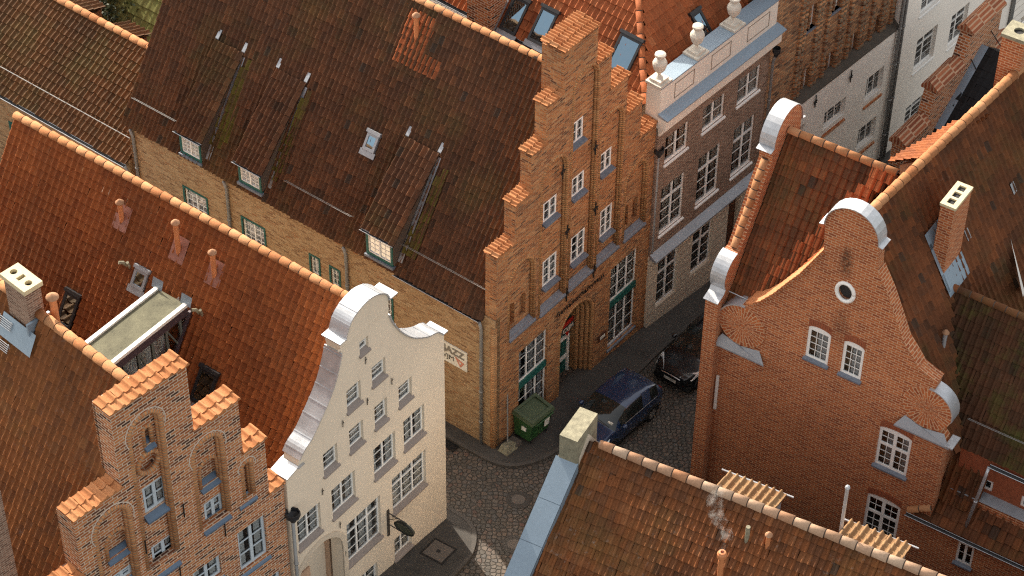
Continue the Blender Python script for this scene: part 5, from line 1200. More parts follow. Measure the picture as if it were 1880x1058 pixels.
# street wing
WZ = 13.55; wv = Rf.uv(1650, 322, WZ)[1]; wez = 8.55; wve = .30
wS = (WZ - wez) / (wv - wve)
wu0 = .42
vly = lambda z: RC - (RRZ - z) / RS
roof('tiled_roof', MT['tile_right'], r_root, (wu0, wve, wez), (RC, wve, wez), (wu0, wv, WZ), (RC, wv, WZ), extra=[(wu0, wve, wez), (vly(wez) + .0, wve, wez), (RC - .1, wv, WZ), (wu0, wv, WZ)], tw=.25, tl=.36, seed=93)
k = MB(); k.add([(vly(wez) - .3, wve, wez + .06), (vly(wez) + .25, wve, wez + .05), (RC, wv, WZ + .02), (RC - .5, wv, WZ + .05)], [(0, 1, 2, 3)])
wn2 = Vector((0, -(WZ - wez), wv - wve)).normalized(); wsl = Vector((0, wv - wve, WZ - wez)).normalized()
roof('new_valley_tiles', MT['tile_new'], r_root, Vector((wu0, wve, wez)) + wn2 * .05, Vector((RC, wve, wez)) + wn2 * .05, Vector((wu0, wv, WZ)) + wn2 * .05, Vector((RC, wv, WZ)) + wn2 * .05, extra=[Vector((vly(wez) - .7, wve, wez)) + wn2 * .04, Vector((vly(wez) + .1, wve, wez)) + wn2 * .04, Vector((RC - .2, wv, WZ)) + wn2 * .04, Vector((RC - .75, wv, WZ)) + wn2 * .04], tw=.25, tl=.36, seed=98)
roof('tiled_roof', MT['tile_right'], r_root, (wu0, 2 * wv - wve, wez), (RC, 2 * wv - wve, wez), (wu0, wv, WZ), (RC, wv, WZ), tw=.3, tl=.4, seed=94)
ridge(r_root, (wu0, wv, WZ + .05), (RC - .1, wv, WZ + .05), r=.14, seg=.42, seed=13)
# street gable of that wing, with curved copings
s1 = [(.72 + .75 * math.cos(rad(a)), 9.6 + .72 * math.sin(rad(a))) for a in range(212, 80, -11)]
hwn = .95; c0_ = wv
s2 = [(c0_ + hwn * math.cos(rad(a)), 13.5 + .95 * math.sin(rad(a))) for a in range(180, -1, -12)]
half = [(-.3, 8.6), (-.3, 8.95), (-.02, 9.05)] + s1 + [(.95, 10.3), (1.6, 11.2), (2.2, 12.3), (c0_ - hwn, 12.9)]
full_ = half + s2 + [(2 * c0_ - a, b) for a, b in half[::-1]]
go = [(-.3, -2)] + full_ + [(2 * c0_ + .3, -2)]
MB().prism(go, -.1, .38, m=side).build('street_gable_wall', MT['brick_red'], r_root)
MB().ribbon([(-.42, 8.93)] + half[2:2 + 1] + s1, -.13, .42, .03, side).build('zinc_coping', MT['zinc'], r_root)
MB().ribbon([(c0_ - hwn - .22, 13.36), (c0_ - hwn, 13.42)] + s2 + [(c0_ + hwn, 13.42), (c0_ + hwn + .22, 13.36)], -.13, .43, .03, side).build('zinc_coping', MT['zinc'], r_root)
k = half[-4:]
for i in range(3): ridge(r_root, (.14, k[i][0], k[i][1] + .02), (.14, k[i + 1][0], k[i + 1][1] + .02), r=.13, seg=.34, seed=14 + i, mat=MT['ridge'], name='verge_tiles')
MB().box(-.13, -.1, -2, 8.3, .3, 2 * wv - .0 - wve + .25, lambda a, b, d: (a, d, b)).build('added_bounce_skin', MT['plaster_white'], r_root)  # unseen white skin, added to bounce sunlight onto the white houses opposite
gutter(r_root, (wu0 - .1, wve - .12, wez - .04), (1.2, wve - .12, wez - .04), .08)
MB().tube([(wu0, wve, wez + .45), (1.9, wve, wez + .42)], .018, 6).build('lightning_wire', MT['zinc'], r_root)
MB().box(-.1, .3, -2, wez - .3, .43, 6.9).build('street_wall', MT['brick_red'], r_root)
MB().box(2.3, RUE, -2, 4.3, 6.9, RV1 - .2).build('house_body', MT['brick_red'], r_root); MB().box(.31, RUE, -2, 4.3, .6, 6.88).build('house_body', MT['brick_red'], r_root)
MB().prism([(.31, 4.2), (8.6, 4.2), (8.6, 6.3), (7.2, 8.4), (1.6, 8.2), (.31, 6.5)], .6, 6.5).build('house_body', MT['brick_red'], r_root); MB().prism([(2.4, 4.2), (8.6, 4.2), (8.6, 6.3), (7.2, 8.4), (2.4, 7.6)], 6.51, RV1 - .3).build('house_body', MT['brick_red'], r_root)
MB().prism([(2.4, 3), (8.9, 3), (8.9, 7.2), (RC + kv(RV1), RRZ - .15), (3.3, 8.3)], RV1 - .3, RV1 - .02).build('rear_gable', MT['brick_red'], r_root)
# wing to the right
W2R = 17.5
roof('tiled_roof', MT['tile_moss'], r_root, (ul(w2ez) - .0, W2E, w2ez), (W2R, W2E, w2ez), (W2U, W2V, W2Z), (W2R, W2V, W2Z), extra=[(ul(w2ez), W2E, w2ez), (W2R, W2E, w2ez), (W2R, W2V, W2Z), (W2U, W2V, W2Z)], tw=.25, tl=.36, seed=95)
roof('tiled_roof', MT['tile_moss'], r_root, (ul(w2ez) - .0, 2 * W2V - W2E, w2ez), (W2R, 2 * W2V - W2E, w2ez), (W2U, W2V, W2Z), (W2R, W2V, W2Z), extra=[(ul(w2ez), 2 * W2V - W2E, w2ez), (W2R, 2 * W2V - W2E, w2ez), (W2R, W2V, W2Z), (W2U, W2V, W2Z)], tw=.3, tl=.4, seed=96)
ridge(r_root, (W2U - .1, W2V, W2Z + .03), (W2R, W2V, W2Z + .03), r=.13, seg=.42, seed=15, mat=MT['tile_right'])
k = MB(); pv = Vector((ul(w2ez), W2E, w2ez)); qv = Vector((W2U, W2V, W2Z)); t_ = Vector((0, 0, .09))
# low wall and lean-to under the wing
lu0 = 8.95
zt2 = Rf.uz(1773, 861, W2E - .15)[1]
le_z = RAZ
lm = 1.15
gutter(r_root, (lu0 + 1.1, W2E - .2, w2ez - .1), (W2R, W2E - .2, w2ez - .1), .08, 'gutter_black')
up2 = Vector((0, -(W2Z - w2ez), W2V - W2E)).normalized(); sl2 = Vector((0, W2V - W2E, W2Z - w2ez)).normalized()
snow_rail(r_root, Vector((lu0 - .05, W2E, w2ez)) + sl2 * 1.0, Vector((W2R, W2E, w2ez)) + sl2 * 1.0, up2 * .28, 10)
lw_ = [(lambda a, b: [a[0], a[1], b[0], b[1]])(Rf.uz(1802, 898, W2E), Rf.uz(1823, 888, W2E)), (lambda a, b: [a[0], a[1], b[0], b[1]])(Rf.uz(1871, 930, W2E), Rf.uz(1893, 920, W2E))]
ltz = lw_[0][1] - .12
MB().prism(rect(lu0, 3, W2R, w2ez - .02), W2E + .05, W2E + .3, [rect(*r) for r in lw_]).build('upper_wall', MT.setdefault('plain_brick', plain('single_red_brick', (.30, .085, .035), .85)), r_root)
for r in lw_: window(r_root, front, *r, W2E + .08, 1, 1, fw=.08, sill=None, curtain=.1)
MB().add([(lu0, W2E - .35, ltz - .10), (W2R, W2E - .35, ltz - .10), (W2R, W2E + .05, ltz), (lu0, W2E + .05, ltz)], [(0, 1, 2, 3)]).build('lead_apron', MT['zinc_dull'], r_root, recalc=False)
roof('lean_to_roof', MT['tile_right'], r_root, (7.98, -.12, le_z), (W2R, -.12, le_z), (7.98, W2E, ltz - .1), (W2R, W2E, ltz - .1), extra=[(7.98, -.12, le_z), (W2R, -.12, le_z), (W2R, W2E, ltz - .1), (RRW + .05, W2E, ltz - .1), (RRW, .0, le_z + .15)], tw=.27, tl=.36, seed=99, hs=1.3)
roof('lean_to_roof', MT['tile_right'], r_root, (RRW, W2E - .5, ltz - .55), (10.2, W2E - .5, ltz - .55), (RRW, W2E + .6, w2ez + .1), (10.2, W2E + .6, w2ez + .1), extra=[(RRW, W2E - .5, ltz - .55), (10.0, W2E - .5, ltz - .55), (10.0, W2E - .1, w2ez - .3), (RRW, W2E - .1, w2ez - .3)], tw=.27, tl=.36, seed=100, hs=1.3)
ridge(r_root, (7.95, -.12, le_z + .06), (RRW, .02, le_z + .5), r=.13, seg=.4, seed=16, name='verge_tiles')
gutter(r_root, (7.9, -.22, le_z - .06), (W2R, -.22, le_z - .06), .075)
dp0 = Rf.uz(1789, 832, W2E - .15); dp1 = Rf.uz(1752, 963, .2)
downpipe(r_root, [(lu0 + 1.1, W2E - .2, w2ez - .15), (lu0 + 1.08, W2E - .3, w2ez - .5), (lu0 + .95, .1, le_z + .25)], .055, 'zinc')
# chimney on the right slope
cb = rr_at(1735, 512); ctz = Rf.loc(hit(1741, 372, Rf.W(cb.x, cb.y - .0, 0), Rf.w)).z
q = [Rf.uv(*p, ctz) for p in ((1728, 372), (1764, 337), (1785, 344), (1750, 379))]
cu0, cu1, cv0, cv1 = min(x[0] for x in q), max(x[0] for x in q), min(x[1] for x in q), max(x[1] for x in q)
ch = MB().box(cu0, cu1, cb.z - 1.5, ctz - .08, cv0, cv1).build('chimney', MT['brick_red'], r_root)
k = MB(); cm = (cu0 + cu1) / 2; hl = [rect(cm - .12, cv0 + (cv1 - cv0) * f - .13, cm + .12, cv0 + (cv1 - cv0) * f + .13) for f in (.2, .5, .8)]
k.prism(rect(cu0 - .03, cv0 - .03, cu1 + .03, cv1 + .03), ctz - .1, ctz, hl, top); k.build('chimney_slab', MT['ochre_slab'], ch)
MB().box(cu0 + .05, cu1 - .05, ctz - .12, ctz - .07, cv0 + .05, cv1 - .05).build('flue_dark', MT['black_rubber'], ch)
k = MB()
for (a, b, c, d_) in ((cu0 - .1, cv0 - .14, cu1 + .34, cv0), (cu1, cv0 - .14, cu1 + .42, cv1 + .1), (cu0 - .3, cv0 - .14, cu0, cv1 + .1)):
    zz = lambda u: RRZ - (u - RC - RK * (cv0 - .45)) * RS + .36
    k.add([(a, b, zz(a)), (c, b, zz(c)), (c, d_, zz(c)), (a, d_, zz(a))], [(0, 1, 2, 3)])
k.build('chimney_flashing', MT['blue_metal'], ch, recalc=False)
for px, py in ((1777, 430), (1861, 345)):
    p = rr_at(px, py, .08); k = MB(); b = Vector((0, 1, 0)); k.add([p + b * .12 + rsR * .2, p - b * .12 + rsR * .2, p - b * .12 - rsR * .2, p + b * .12 - rsR * .2], [(0, 1, 2, 3)]); k.build('glass_tile', MT['zinc_dull'], r_root, recalc=False)
p = rr_at(1733, 630); vent_pipe(r_root, p, .42, .07, 'zinc', True)
p = rr_at(1872, 480, .1); k = MB(); b = Vector((0, 1, 0)); k.add([p + rsR * .9, p - b * .5 - rsR * .9 + rnR * .1, p - b * 1.2 - rsR * .6 + rnR * .5], [(0, 1, 2)]); k.build('dormer_cheek', MT['white_trim'], r_root, recalc=False)
# dormer on the hidden slope
zz = Rf.uz(1600, 300, 0)
dA = [Rf.uv(*p, RRZ - 1.0) for p in ((1630, 297), (1760, 226))]
o = MB().add([(3.75, 5.2, 10.5), (4.45, 7.9, 10.5), (5.0, 7.9, 10.5), (4.6, 5.2, 10.5), (3.75, 5.2, 12.55), (4.45, 7.9, 12.55), (5.0, 7.9, 13.2), (4.6, 5.2, 13.2)], [(3, 2, 1, 0), (4, 5, 6, 7), (0, 1, 5, 4), (1, 2, 6, 5), (2, 3, 7, 6), (3, 0, 4, 7)]).build('rear_dormer', MT['plaster_tan'], r_root)
roof('dormer_roof', MT['tile_red'], o, (3.4, 5.06, 12.6), (4.32, 8.12, 12.6), (RC + .40, 4.75, 13.72), (RC + .70, 8.1, 13.72), tw=.25, tl=.36, seed=101, hs=.9)
# brick chimney at the picture's right edge
p = rr_at(1862, 165); cz = 2.6
cdx, cdv = RC + .2, 10.2
ch = MB().box(cdx, cdx + .8, RRZ - 1.5, RRZ + 1.3, cdv, cdv + .8).build('chimney', MT['brick_red'], r_root)
MB().prism(rect(cdx - .05, cdv - .05, cdx + .85, cdv + .85), RRZ + 1.3, RRZ + 1.42, [[(cdx + .4 + .18 * math.cos(2 * math.pi * i / 12), cdv + .4 + .18 * math.sin(2 * math.pi * i / 12)) for i in range(12)]], top).build('chimney_slab', MT['concrete'], ch)
MB().box(cdx + .1, cdx + .7, RRZ + 1.26, RRZ + 1.34, cdv + .1, cdv + .7).build('flue_dark', MT['black_rubber'], ch)

# ================================================================== S: stepped gable and dark roof behind it
so3 = Rf.W(0, RV1 + 1.0, 0); Sf = Frame(Vector((so3.x, so3.y, gz(so3.x, so3.y))), -37)
s_root = empty('dark_roofed_house', Sf, 'narrow house with black slate roof behind a stepped red brick street gable', 'house')
SUu = .25
def svz(px, py): return Sf.vz(px, py, SUu)
caps = [((1650, 258), (1689, 231)), ((1710, 155), (1752, 131)), ((1776, 50), (1828, 16)), ((1823, 87), (1843, 72))]
cv = [(svz(*a), svz(*b)) for a, b in caps]
pts = []
for (a, b) in cv[:3]:
    z = (a[1] + b[1]) / 2; pts += [(a[0], z), (b[0] + .05, z)]
z4 = (cv[3][0][1] + cv[3][1][1]) / 2; pts += [(pts[-1][0], z4), (cv[3][1][0], z4)]
go = [(pts[0][0], -3), (pts[-1][0] + 2.4, -3), (pts[-1][0] + 2.4, z4 - 3), (pts[-1][0], z4 - 3)] + pts[::-1]
go2 = []
for p in go:
    if not go2 or math.hypot(p[0] - go2[-1][0], p[1] - go2[-1][1]) > .01: go2.append(p)
MB().prism(go2, .0, .5, m=side).build('gable_wall', MT['brick_low'], s_root)
MB().box(-.03, 0, -3, pts[0][1] - .5, pts[0][0] + .05, pts[-1][0] + 2.3, lambda a, b, d: (a, d, b)).build('added_bounce_skin', MT['plaster_white'], s_root)  # out of view; white sheet added as a reflector for the facades across the street
for i, (a, b) in enumerate([(pts[0], pts[1]), (pts[2], pts[3]), (pts[4], pts[5]), (pts[6], pts[7])]):
    z = a[1]; v0, v1 = a[0], b[0]; k = MB(); k.prism([(-.12, z + .02), (.62, z + .02), (.62, z + .10), (.2, z + .42), (-.12, z + .14)], v0 - .08, v1 + .08, m=lambda a_, b_, d: (a_, d, b_)); k.build('brick_coping', MT.setdefault('edge_brick', brick('brick_on_edge', [(0, (.20, .06, .03)), (.5, (.32, .10, .045)), (1, (.42, .15, .07))], (.48, .30, .19), bw=.14, rh=.9, ms=.03)), s_root)
fa, fb = Sf.vz(1716, 236, .5), Sf.vz(1803, 82, .5)
sv0, sz0, sv1, sz1 = fa[0], fa[1], fb[0], fb[1]
sm_ = (sz1 - sz0) / (sv1 - sv0); ext = -2.0
roof('slate_roof', MT.setdefault('slate_t', tilemat('black_slate', tile_stops([(.008, .009, .011), (.016, .017, .02), (.012, .012, .013)]), None, 0, lichen_amt=.02, rough=.55, spec=.2)), s_root, (.5, sv0 + ext, sz0 + ext * sm_), (7, sv0 + ext, sz0 + ext * sm_), (.5, sv1, sz1), (7, sv1, sz1), tw=.3, tl=.3, seed=111, hs=.25, lift=.015)
roof('slate_roof', MT['slate_t'], s_root, (.5, 2 * sv1 - sv0 - ext, sz0 + ext * sm_), (7, 2 * sv1 - sv0 - ext, sz0 + ext * sm_), (.5, sv1, sz1), (7, sv1, sz1), tw=.3, tl=.3, seed=112, hs=.25, lift=.015)
k = MB(); nrm = Vector((0, -sm_, 1)).normalized()
k.add([Vector((.48, sv0, sz0)) + nrm * .06, Vector((.48, sv1, sz1)) + nrm * .06, Vector((.8, sv1, sz1)) + nrm * .06, Vector((.8, sv0, sz0)) + nrm * .06, Vector((.48, sv0, sz0)) + nrm * .25, Vector((.48, sv1, sz1)) + nrm * .25], [(0, 1, 2, 3), (0, 1, 5, 4)]); k.build('gable_flashing', MT['blue_metal'], s_root, recalc=False)
MB().box(.5, 7, -3, sz0 + ext * sm_ - .1, sv0 + ext + .2, 2 * sv1 - sv0 - ext - .2).build('house_body', MT['brick_low'], s_root)
k = MB(); k.tube([(.5, sv1 - .8, sz1 - .2), (2.2, sv1 - 1.1, sz1 - 2.0)], .02, 6); k.tube([(.5, sv1 + .6, sz1 + .3), (2.4, sv1 + .2, sz1 - 1.1)], .02, 6); k.build('iron_stay', MT['iron'], s_root)

# ================================================================== T: house in the foreground
tz_abs = 8.0
tp_ = hit(1062, 798, (0, 0, tz_abs), (0, 0, 1)); Tf = Frame(Vector((tp_.x, tp_.y, gz(tp_.x, tp_.y))), 62)
t_root = empty('foreground_tiled_house', Tf, 'foreground house with weathered orange tiled roof, blue metal gable coping and lichened stone pillar', 'house')
TRZ = tz_abs - Tf.O.z - .1; TT = 1.02; TF = 1.5; SK = -.087; TW = 8.0; TLN = 20
ts = Vector((1, 0, TT)).normalized(); tn = Vector((-ts.z, 0, ts.x))
roof('tiled_roof', MT['tile_front'], t_root, (-TW, -.35, TRZ - TW * TT), (-TW, -TLN, TRZ - TW * TT), (0, -.35, TRZ), (0, -TLN, TRZ), hs=1.0, extra=[(-TW, -.35 + .087 * TW, TRZ - TW * TT), (-TW, -TLN, TRZ - TW * TT), (0, -TLN, TRZ), (0, -.35, TRZ)], tw=.215, tl=.34, seed=121)
roof('tiled_roof', MT['tile_front'], t_root, (5.0, -.35, TRZ - 5 * TF), (5.0, -TLN, TRZ - 5 * TF), (0, -.35, TRZ), (0, -TLN, TRZ), tw=.25, tl=.36, seed=122)
ridge(t_root, (0, -.75, TRZ + .05), (0, -TLN, TRZ + .05), r=.155, seg=.5, mat=MT['ridge_pale'], seed=17)
MB().prism([(-TW + .3, -3), (4.8, -3), (4.8, TRZ - 4.8 * TF - .1), (0, TRZ - .12), (-TW + .3, TRZ - (TW - .3) * TT - .1)], -TLN + .2, -.4).build('house_body', MT['brick_low'], t_root)
gw_ = [(-TW, -3), (5.0, -3), (5.0, TRZ - 5 * TF + .3), (0, TRZ + .3), (-TW, TRZ - TW * TT + .3)]
MB().prism(gw_, -.38, .28, m=lambda a, b, d: (a, d - .087 * a, b)).build('gable_wall', MT['plaster_tan'], t_root)
k = MB(); 
for i in range(8):
    u0, u1 = -.72 - i * 1.0, -.72 - (i + 1) * 1.0 + .012
    za, zb = TRZ + .32 + u0 * TT, TRZ + .32 + u1 * TT
    y0, y1 = -.087 * u0, -.087 * u1
    k.add([(u0, y0 - .44, za), (u1, y1 - .44, zb), (u1, y1 + .34, zb), (u0, y0 + .34, za), (u0, y0 - .44, za + .05), (u1, y1 - .44, zb + .05), (u1, y1 + .34, zb + .05), (u0, y0 + .34, za + .05)], [(3, 2, 1, 0), (4, 5, 6, 7), (0, 1, 5, 4), (1, 2, 6, 5), (2, 3, 7, 6), (3, 0, 4, 7)])
    k.add([(u0, y0 - .45, za - .42), (u1, y1 - .45, zb - .42), (u1, y1 - .45, zb + .03), (u0, y0 - .45, za + .03)], [(0, 1, 2, 3)])
k.build('metal_coping', MT['blue_metal'], t_root, recalc=False)
MB().box(-.74, .64, TRZ - .6, TRZ + .62, -.33, .29).build('stone_pillar', MT['concrete'], t_root)
def t_at(px, py, l=.05): return Tf.on(px, py, tuple(Vector((0, 0, TRZ)) + tn * l), tuple(tn))
b = t_at(1321, 1062); t = Tf.loc(hit(1320, 1030, Tf.W(b.x, b.y, 0), Tf.w)); fp = vent_pipe(t_root, b, t.z - b.z, .09, 'terracotta', False, name='flue_pipe')
MB().lathe([(.1, -.05), (.15, -.02), (.155, .12), (.11, .2), (.06, .21), (.06, .05)], b + Vector((0, 0, t.z - b.z)), 14).build('flue_top', MT['terracotta'], fp)
sm0 = Tf.W(b.x, b.y, t.z + .2)
for p, q, m_ in (((1371, 992), (1371, 972), 'concrete'), ((1409, 1003), (1409, 988), 'terracotta')):
    b = t_at(*p); t = Tf.loc(hit(*q, Tf.W(b.x, b.y, 0), Tf.w)); vent_pipe(t_root, b, max(.4, t.z - b.z), .07, m_, m_ != 'concrete')
def t_dorm(fl, fr, seed):
    zz = TRZ - .35; a, b = Tf.uv(*fl, zz), Tf.uv(*fr, zz); ue = (a[0] + b[0]) / 2; v0, v1 = min(a[1], b[1]), max(a[1], b[1])
    o = MB().box(.3, ue - .1, zz - 1.3, zz - .06, v0 + .1, v1 - .1).build('rear_dormer', MT['zinc_dull'], t_root)
    roof('dormer_roof', MT.setdefault('tile_lich', tilemat('lichened_tan_pantile', tile_stops([(.30, .17, .09), (.38, .24, .13), (.34, .19, .10)]), None, 0, lichen=(.33, .31, .24), lichen_amt=.6, rough=.7, streak=.1)), o, (ue, v0, zz), (ue, v1, zz), (0, v0, TRZ + .02), (0, v1, TRZ + .02), tw=.25, tl=.36, seed=seed, hs=1.5)
    MB().tube([(ue + .07, v0 - .22, zz - .03), (ue + .07, v1 + .24, zz - .03)], .032, 8).build('dormer_gutter', MT['zinc'], o)
t_dorm((1337, 868), (1443, 911), 123); t_dorm((1559, 958), (1672, 1005), 124)
tp = Tf.loc(hit(1556, 897, Tf.W(.5, 0, 0), Tf.u)); MB().tube([(.5, tp.y, TRZ - 1.2), (.5, tp.y, tp.z)], .055, 8).build('mast', MT['zinc'], t_root)
MB().lathe([(.05, 0), (.085, .03), (.06, .1), (.005, .14)], (.5, tp.y, tp.z), 10).build('mast_cap', MT['zinc'], t_root)
# thin smoke from the flue
m, nt, b_ = new_mat('thin_smoke'); nt.nodes.remove(b_); pv_ = N(nt, 'ShaderNodeVolumePrincipled'); pv_.inputs['Color'].default_value = (.9, .88, .84, 1)
tcx = N(nt, 'ShaderNodeTexCoord'); nsm = noise(nt, 3.2, 5, .7, tcx.outputs['Object'], .50, .72)
mm = N(nt, 'ShaderNodeMath', operation='MULTIPLY'); mm.inputs[1].default_value = 1.5; nt.links.new(nsm, mm.inputs[0]); nt.links.new(mm.outputs[0], pv_.inputs['Density']); nt.links.new(pv_.outputs[0], nt.nodes['Material Output'].inputs['Volume'])
k = MB(); px_ = [(1320, 1026), (1325, 1008), (1336, 985), (1330, 965), (1315, 948), (1312, 920), (1322, 895)]
ptz = []
for i, (x, y) in enumerate(px_):
    dd = ray(x, y); tt = (sm0.y - 0.0 - CAM[1]) / dd.y; ptz.append(Vector(CAM) + dd * tt)
k.tube(ptz, .1, 10, taper=[.06, .12, .19, .22, .25, .27, .15]); o = k.build('chimney_smoke', m, None, smooth=True)
tag(o, 'thin white smoke rising from the orange flue of the foreground roof', 'smoke', kind='stuff')

# ================================================================== neighbour at the lower left edge and yard things
kp = Lf.on(18, 985, (LEU, .6, LEZ), tuple(ln)); ko = Lf.W(kp.x - 1, kp.y - 1.6, 0); Kf = Frame(Vector((ko.x, ko.y, gz(ko.x, ko.y))), 47)
ka, kz = Kf.uz(18, 985, 0)
k_root = empty('dark_brick_neighbour', Kf, 'dark brick wall of a neighbouring house at the lower left edge', 'house')
MB().box(ka - 6, ka, -2, Kf.uz(-4, 905, 0)[1], 0, 1.2).build('brick_wall', MT['brick_grey'], k_root)
# ================================================================== ground
MT_cob, nt, b = new_mat('granite_cobbles')
tc = N(nt, 'ShaderNodeTexCoord'); nz_ = N(nt, 'ShaderNodeTexNoise', Scale=.9, Detail=2); nt.links.new(tc.outputs['Object'], nz_.inputs['Vector'])
vec = mix(nt, .10, tc.outputs['Object'], nz_.outputs['Color'], 'ADD')
v1 = N(nt, 'ShaderNodeTexVoronoi', Scale=5.6, Randomness=.8); v1.voronoi_dimensions = '2D'; nt.links.new(vec, v1.inputs['Vector'])
v2 = N(nt, 'ShaderNodeTexVoronoi', Scale=5.6, Randomness=.8); v2.voronoi_dimensions = '2D'; v2.feature = 'DISTANCE_TO_EDGE'; nt.links.new(vec, v2.inputs['Vector'])
sp = N(nt, 'ShaderNodeSeparateColor'); nt.links.new(v1.outputs['Color'], sp.inputs[0])
cr = ramp(nt, [(0, (.065, .058, .05)), (.3, (.10, .083, .067)), (.55, (.135, .096, .072)), (.75, (.09, .084, .079)), (.9, (.16, .125, .097)), (1, (.12, .066, .049))]); nt.links.new(sp.outputs[0], cr.inputs[0])
ed = N(nt, 'ShaderNodeMapRange'); ed.inputs[1].default_value = .02; ed.inputs[2].default_value = .16; nt.links.new(v2.outputs['Distance'], ed.inputs[0])
c = mix(nt, ed.outputs[0], (.035, .03, .024), cr.outputs[0])
c = mix(nt, noise(nt, .5, 5, .6, tc.outputs['Object'], .35, .7), c, mix(nt, .45, c, (.05, .045, .038)))
nt.links.new(c, b.inputs['Base Color']); b.inputs['Roughness'].default_value = .75
bump(nt, b, ed.outputs[0], .9, .03)
MT_pav = plain('worn_asphalt_pavement', (.06, .054, .048), .85, var=.5, scale=.8, bmp=.25)
MT_kerb = plain('granite_kerb', (.075, .066, .058), .8, var=.25, scale=4, bmp=.25)
g = MB(); S_ = 110
P = [Vector((x, y, 0)) for x, y in ((-S_, -S_), (S_, -S_), (S_, S_), (-S_, S_))]
g.add([(p.x + G0.x, p.y + G0.y, gz(p.x + G0.x, p.y + G0.y)) for p in P], [(0, 1, 2, 3)])
tag(g.build('cobbled_street', MT_cob, recalc=False), 'uneven brown and grey cobbled street paving', 'street', kind='structure')
def slab(name, px, h, mat, th=.2, label=None):
    pts = [gnd(*p) if not isinstance(p, Vector) else p for p in px]
    top = [(p.x, p.y, p.z + h) for p in pts]; bot = [(p.x, p.y, p.z + h - th) for p in pts]; n = len(pts)
    tri = tessellate_polygon([[Vector((p[0], p[1], 0)) for p in top]])
    o = MB().add(top + bot, [tuple(t) for t in tri] + [tuple(n + i for i in reversed(t)) for t in tri] + [(i, (i + 1) % n, n + (i + 1) % n, n + i) for i in range(n)]).build(name, mat)
    return tag(o, label, 'pavement' if 'pave' in name else 'kerb', kind='structure')
def smooth_line(px, n=5):
    out = []
    for i in range(len(px) - 1):
        p0, p1, p2, p3 = [Vector((*px[max(0, min(len(px) - 1, k))], 0)) for k in (i - 1, i, i + 1, i + 2)]
        for k in range(n):
            t = k / n; q = .5 * ((2 * p1) + (p2 - p0) * t + (2 * p0 - 5 * p1 + 4 * p2 - p3) * t * t + (3 * p1 - p0 - 3 * p2 + p3) * t ** 3); out.append((q.x, q.y))
    out.append(px[-1]); return out
k1 = smooth_line([(690, 700), (760, 752), (817, 797), (875, 832), (916, 851), (950, 854), (993, 842), (1040, 812), (1110, 745), (1200, 652), (1330, 540), (1480, 412), (1650, 275), (1800, 150)])
k2 = smooth_line([(812, 930), (821, 938), (848, 955), (863, 972), (867, 990), (862, 1014), (848, 1036), (800, 1086), (740, 1150), (640, 1260), (540, 1370)])
for line, back, lab in ((k1, [(1780, 120), (1500, 330), (1180, 570), (960, 770), (903, 815), (880, 800), (820, 755), (700, 680)], 'dark asphalt pavement along the stepped gable house'), (k2, [(500, 1370), (600, 1140), (700, 1040), (800, 960), (800, 930)], 'dark asphalt pavement in front of the white gable house')):
    slab('pavement', list(line) + back, .10, MT_pav, label=lab)
    gp3 = [gnd(*p) for p in line]; off = []
    for i, p in enumerate(gp3):
        t = (gp3[min(i + 1, len(gp3) - 1)] - gp3[max(0, i - 1)]); t.z = 0; t.normalize(); nn_ = Vector((t.y, -t.x, 0)); off.append(p + nn_ * (.15 if line is k1 else -.15))
    for q in off: q.z = gz(q.x, q.y)
    slab('kerb', gp3 + off[::-1], .115, MT_kerb, label='granite kerb stones edging the pavement')
# covers set in the street
def ground_frame(px, py, az=52.5):
    p = gnd(px, py); return Frame(p, az)
def on_ground(o, p, az, h=0.0):
    o.location = (p.x, p.y, p.z + h); zaxis = GN.normalized(); x = Vector((math.cos(rad(az)), math.sin(rad(az)), 0)); x = (x - zaxis * x.dot(zaxis)).normalized(); y = zaxis.cross(x)
    o.rotation_euler = Matrix((x, y, zaxis)).transposed().to_euler()
MT['cast_iron'] = plain('worn_cast_iron', (.075, .066, .058), .6, .4, var=.3, scale=20, bmp=.3)
MT['cover_fill'] = plain('concrete_cover_fill', (.125, .105, .09), .85, var=.2, scale=8, bmp=.2)
for i, (px, py, lab) in enumerate(((951.5, 918, 'round manhole cover with pale concrete centre in the middle of the cobbles'), (944, 1000, 'round manhole cover partly behind the blue metal coping'))):
    r = bpy.data.objects.new('manhole_cover', None); COL.objects.link(r); on_ground(r, gnd(px, py), 52, .004); tag(r, lab, 'manhole cover', 'round manhole covers')
    MB().lathe([(.36, -.04), (.44, 0), (.44, .012), (.24, .012), (.24, -.04)], (0, 0, 0), 28).build('cover_ring', MT['cast_iron'], r)
    MB().lathe([(.24, -.04), (.24, .018), (.23, .02), (.005, .02)], (0, 0, 0), 24).build('cover_disc', MT['cover_fill'], r)
r = bpy.data.objects.new('square_cover', None); COL.objects.link(r); on_ground(r, gnd(805, 1016), 57, .102); tag(r, 'square concrete access cover in the pavement before the white house', 'access cover')
MB().prism(rect(-.46, -.46, .46, .46), 0, .012, [rect(-.39, -.39, .39, .39)], top).build('cover_frame', MT['iron'], r)
MB().prism(rect(-.39, -.39, .39, .39), 0, .010, [rect(-.07, -.07, .07, .07)], top).build('cover_plate', MT['cover_fill'], r)
MB().box(-.07, .07, -.07, .07, 0, .006, top).build('lifting_hole', MT['black_rubber'], r)
r = bpy.data.objects.new('drain_grate', None); COL.objects.link(r); on_ground(r, gnd(826, 818), -37, .006); tag(r, 'dark iron street drain grate at the kerb by the alley', 'drain')
k = MB(); k.prism(rect(-.3, -.2, .3, .2), 0, .02, [rect(-.26, -.16, .26, .16)], top)
for i in range(7): k.box(-.24 + i * .08 - .015, -.24 + i * .08 + .015, -.16, .16, 0, .015, top)
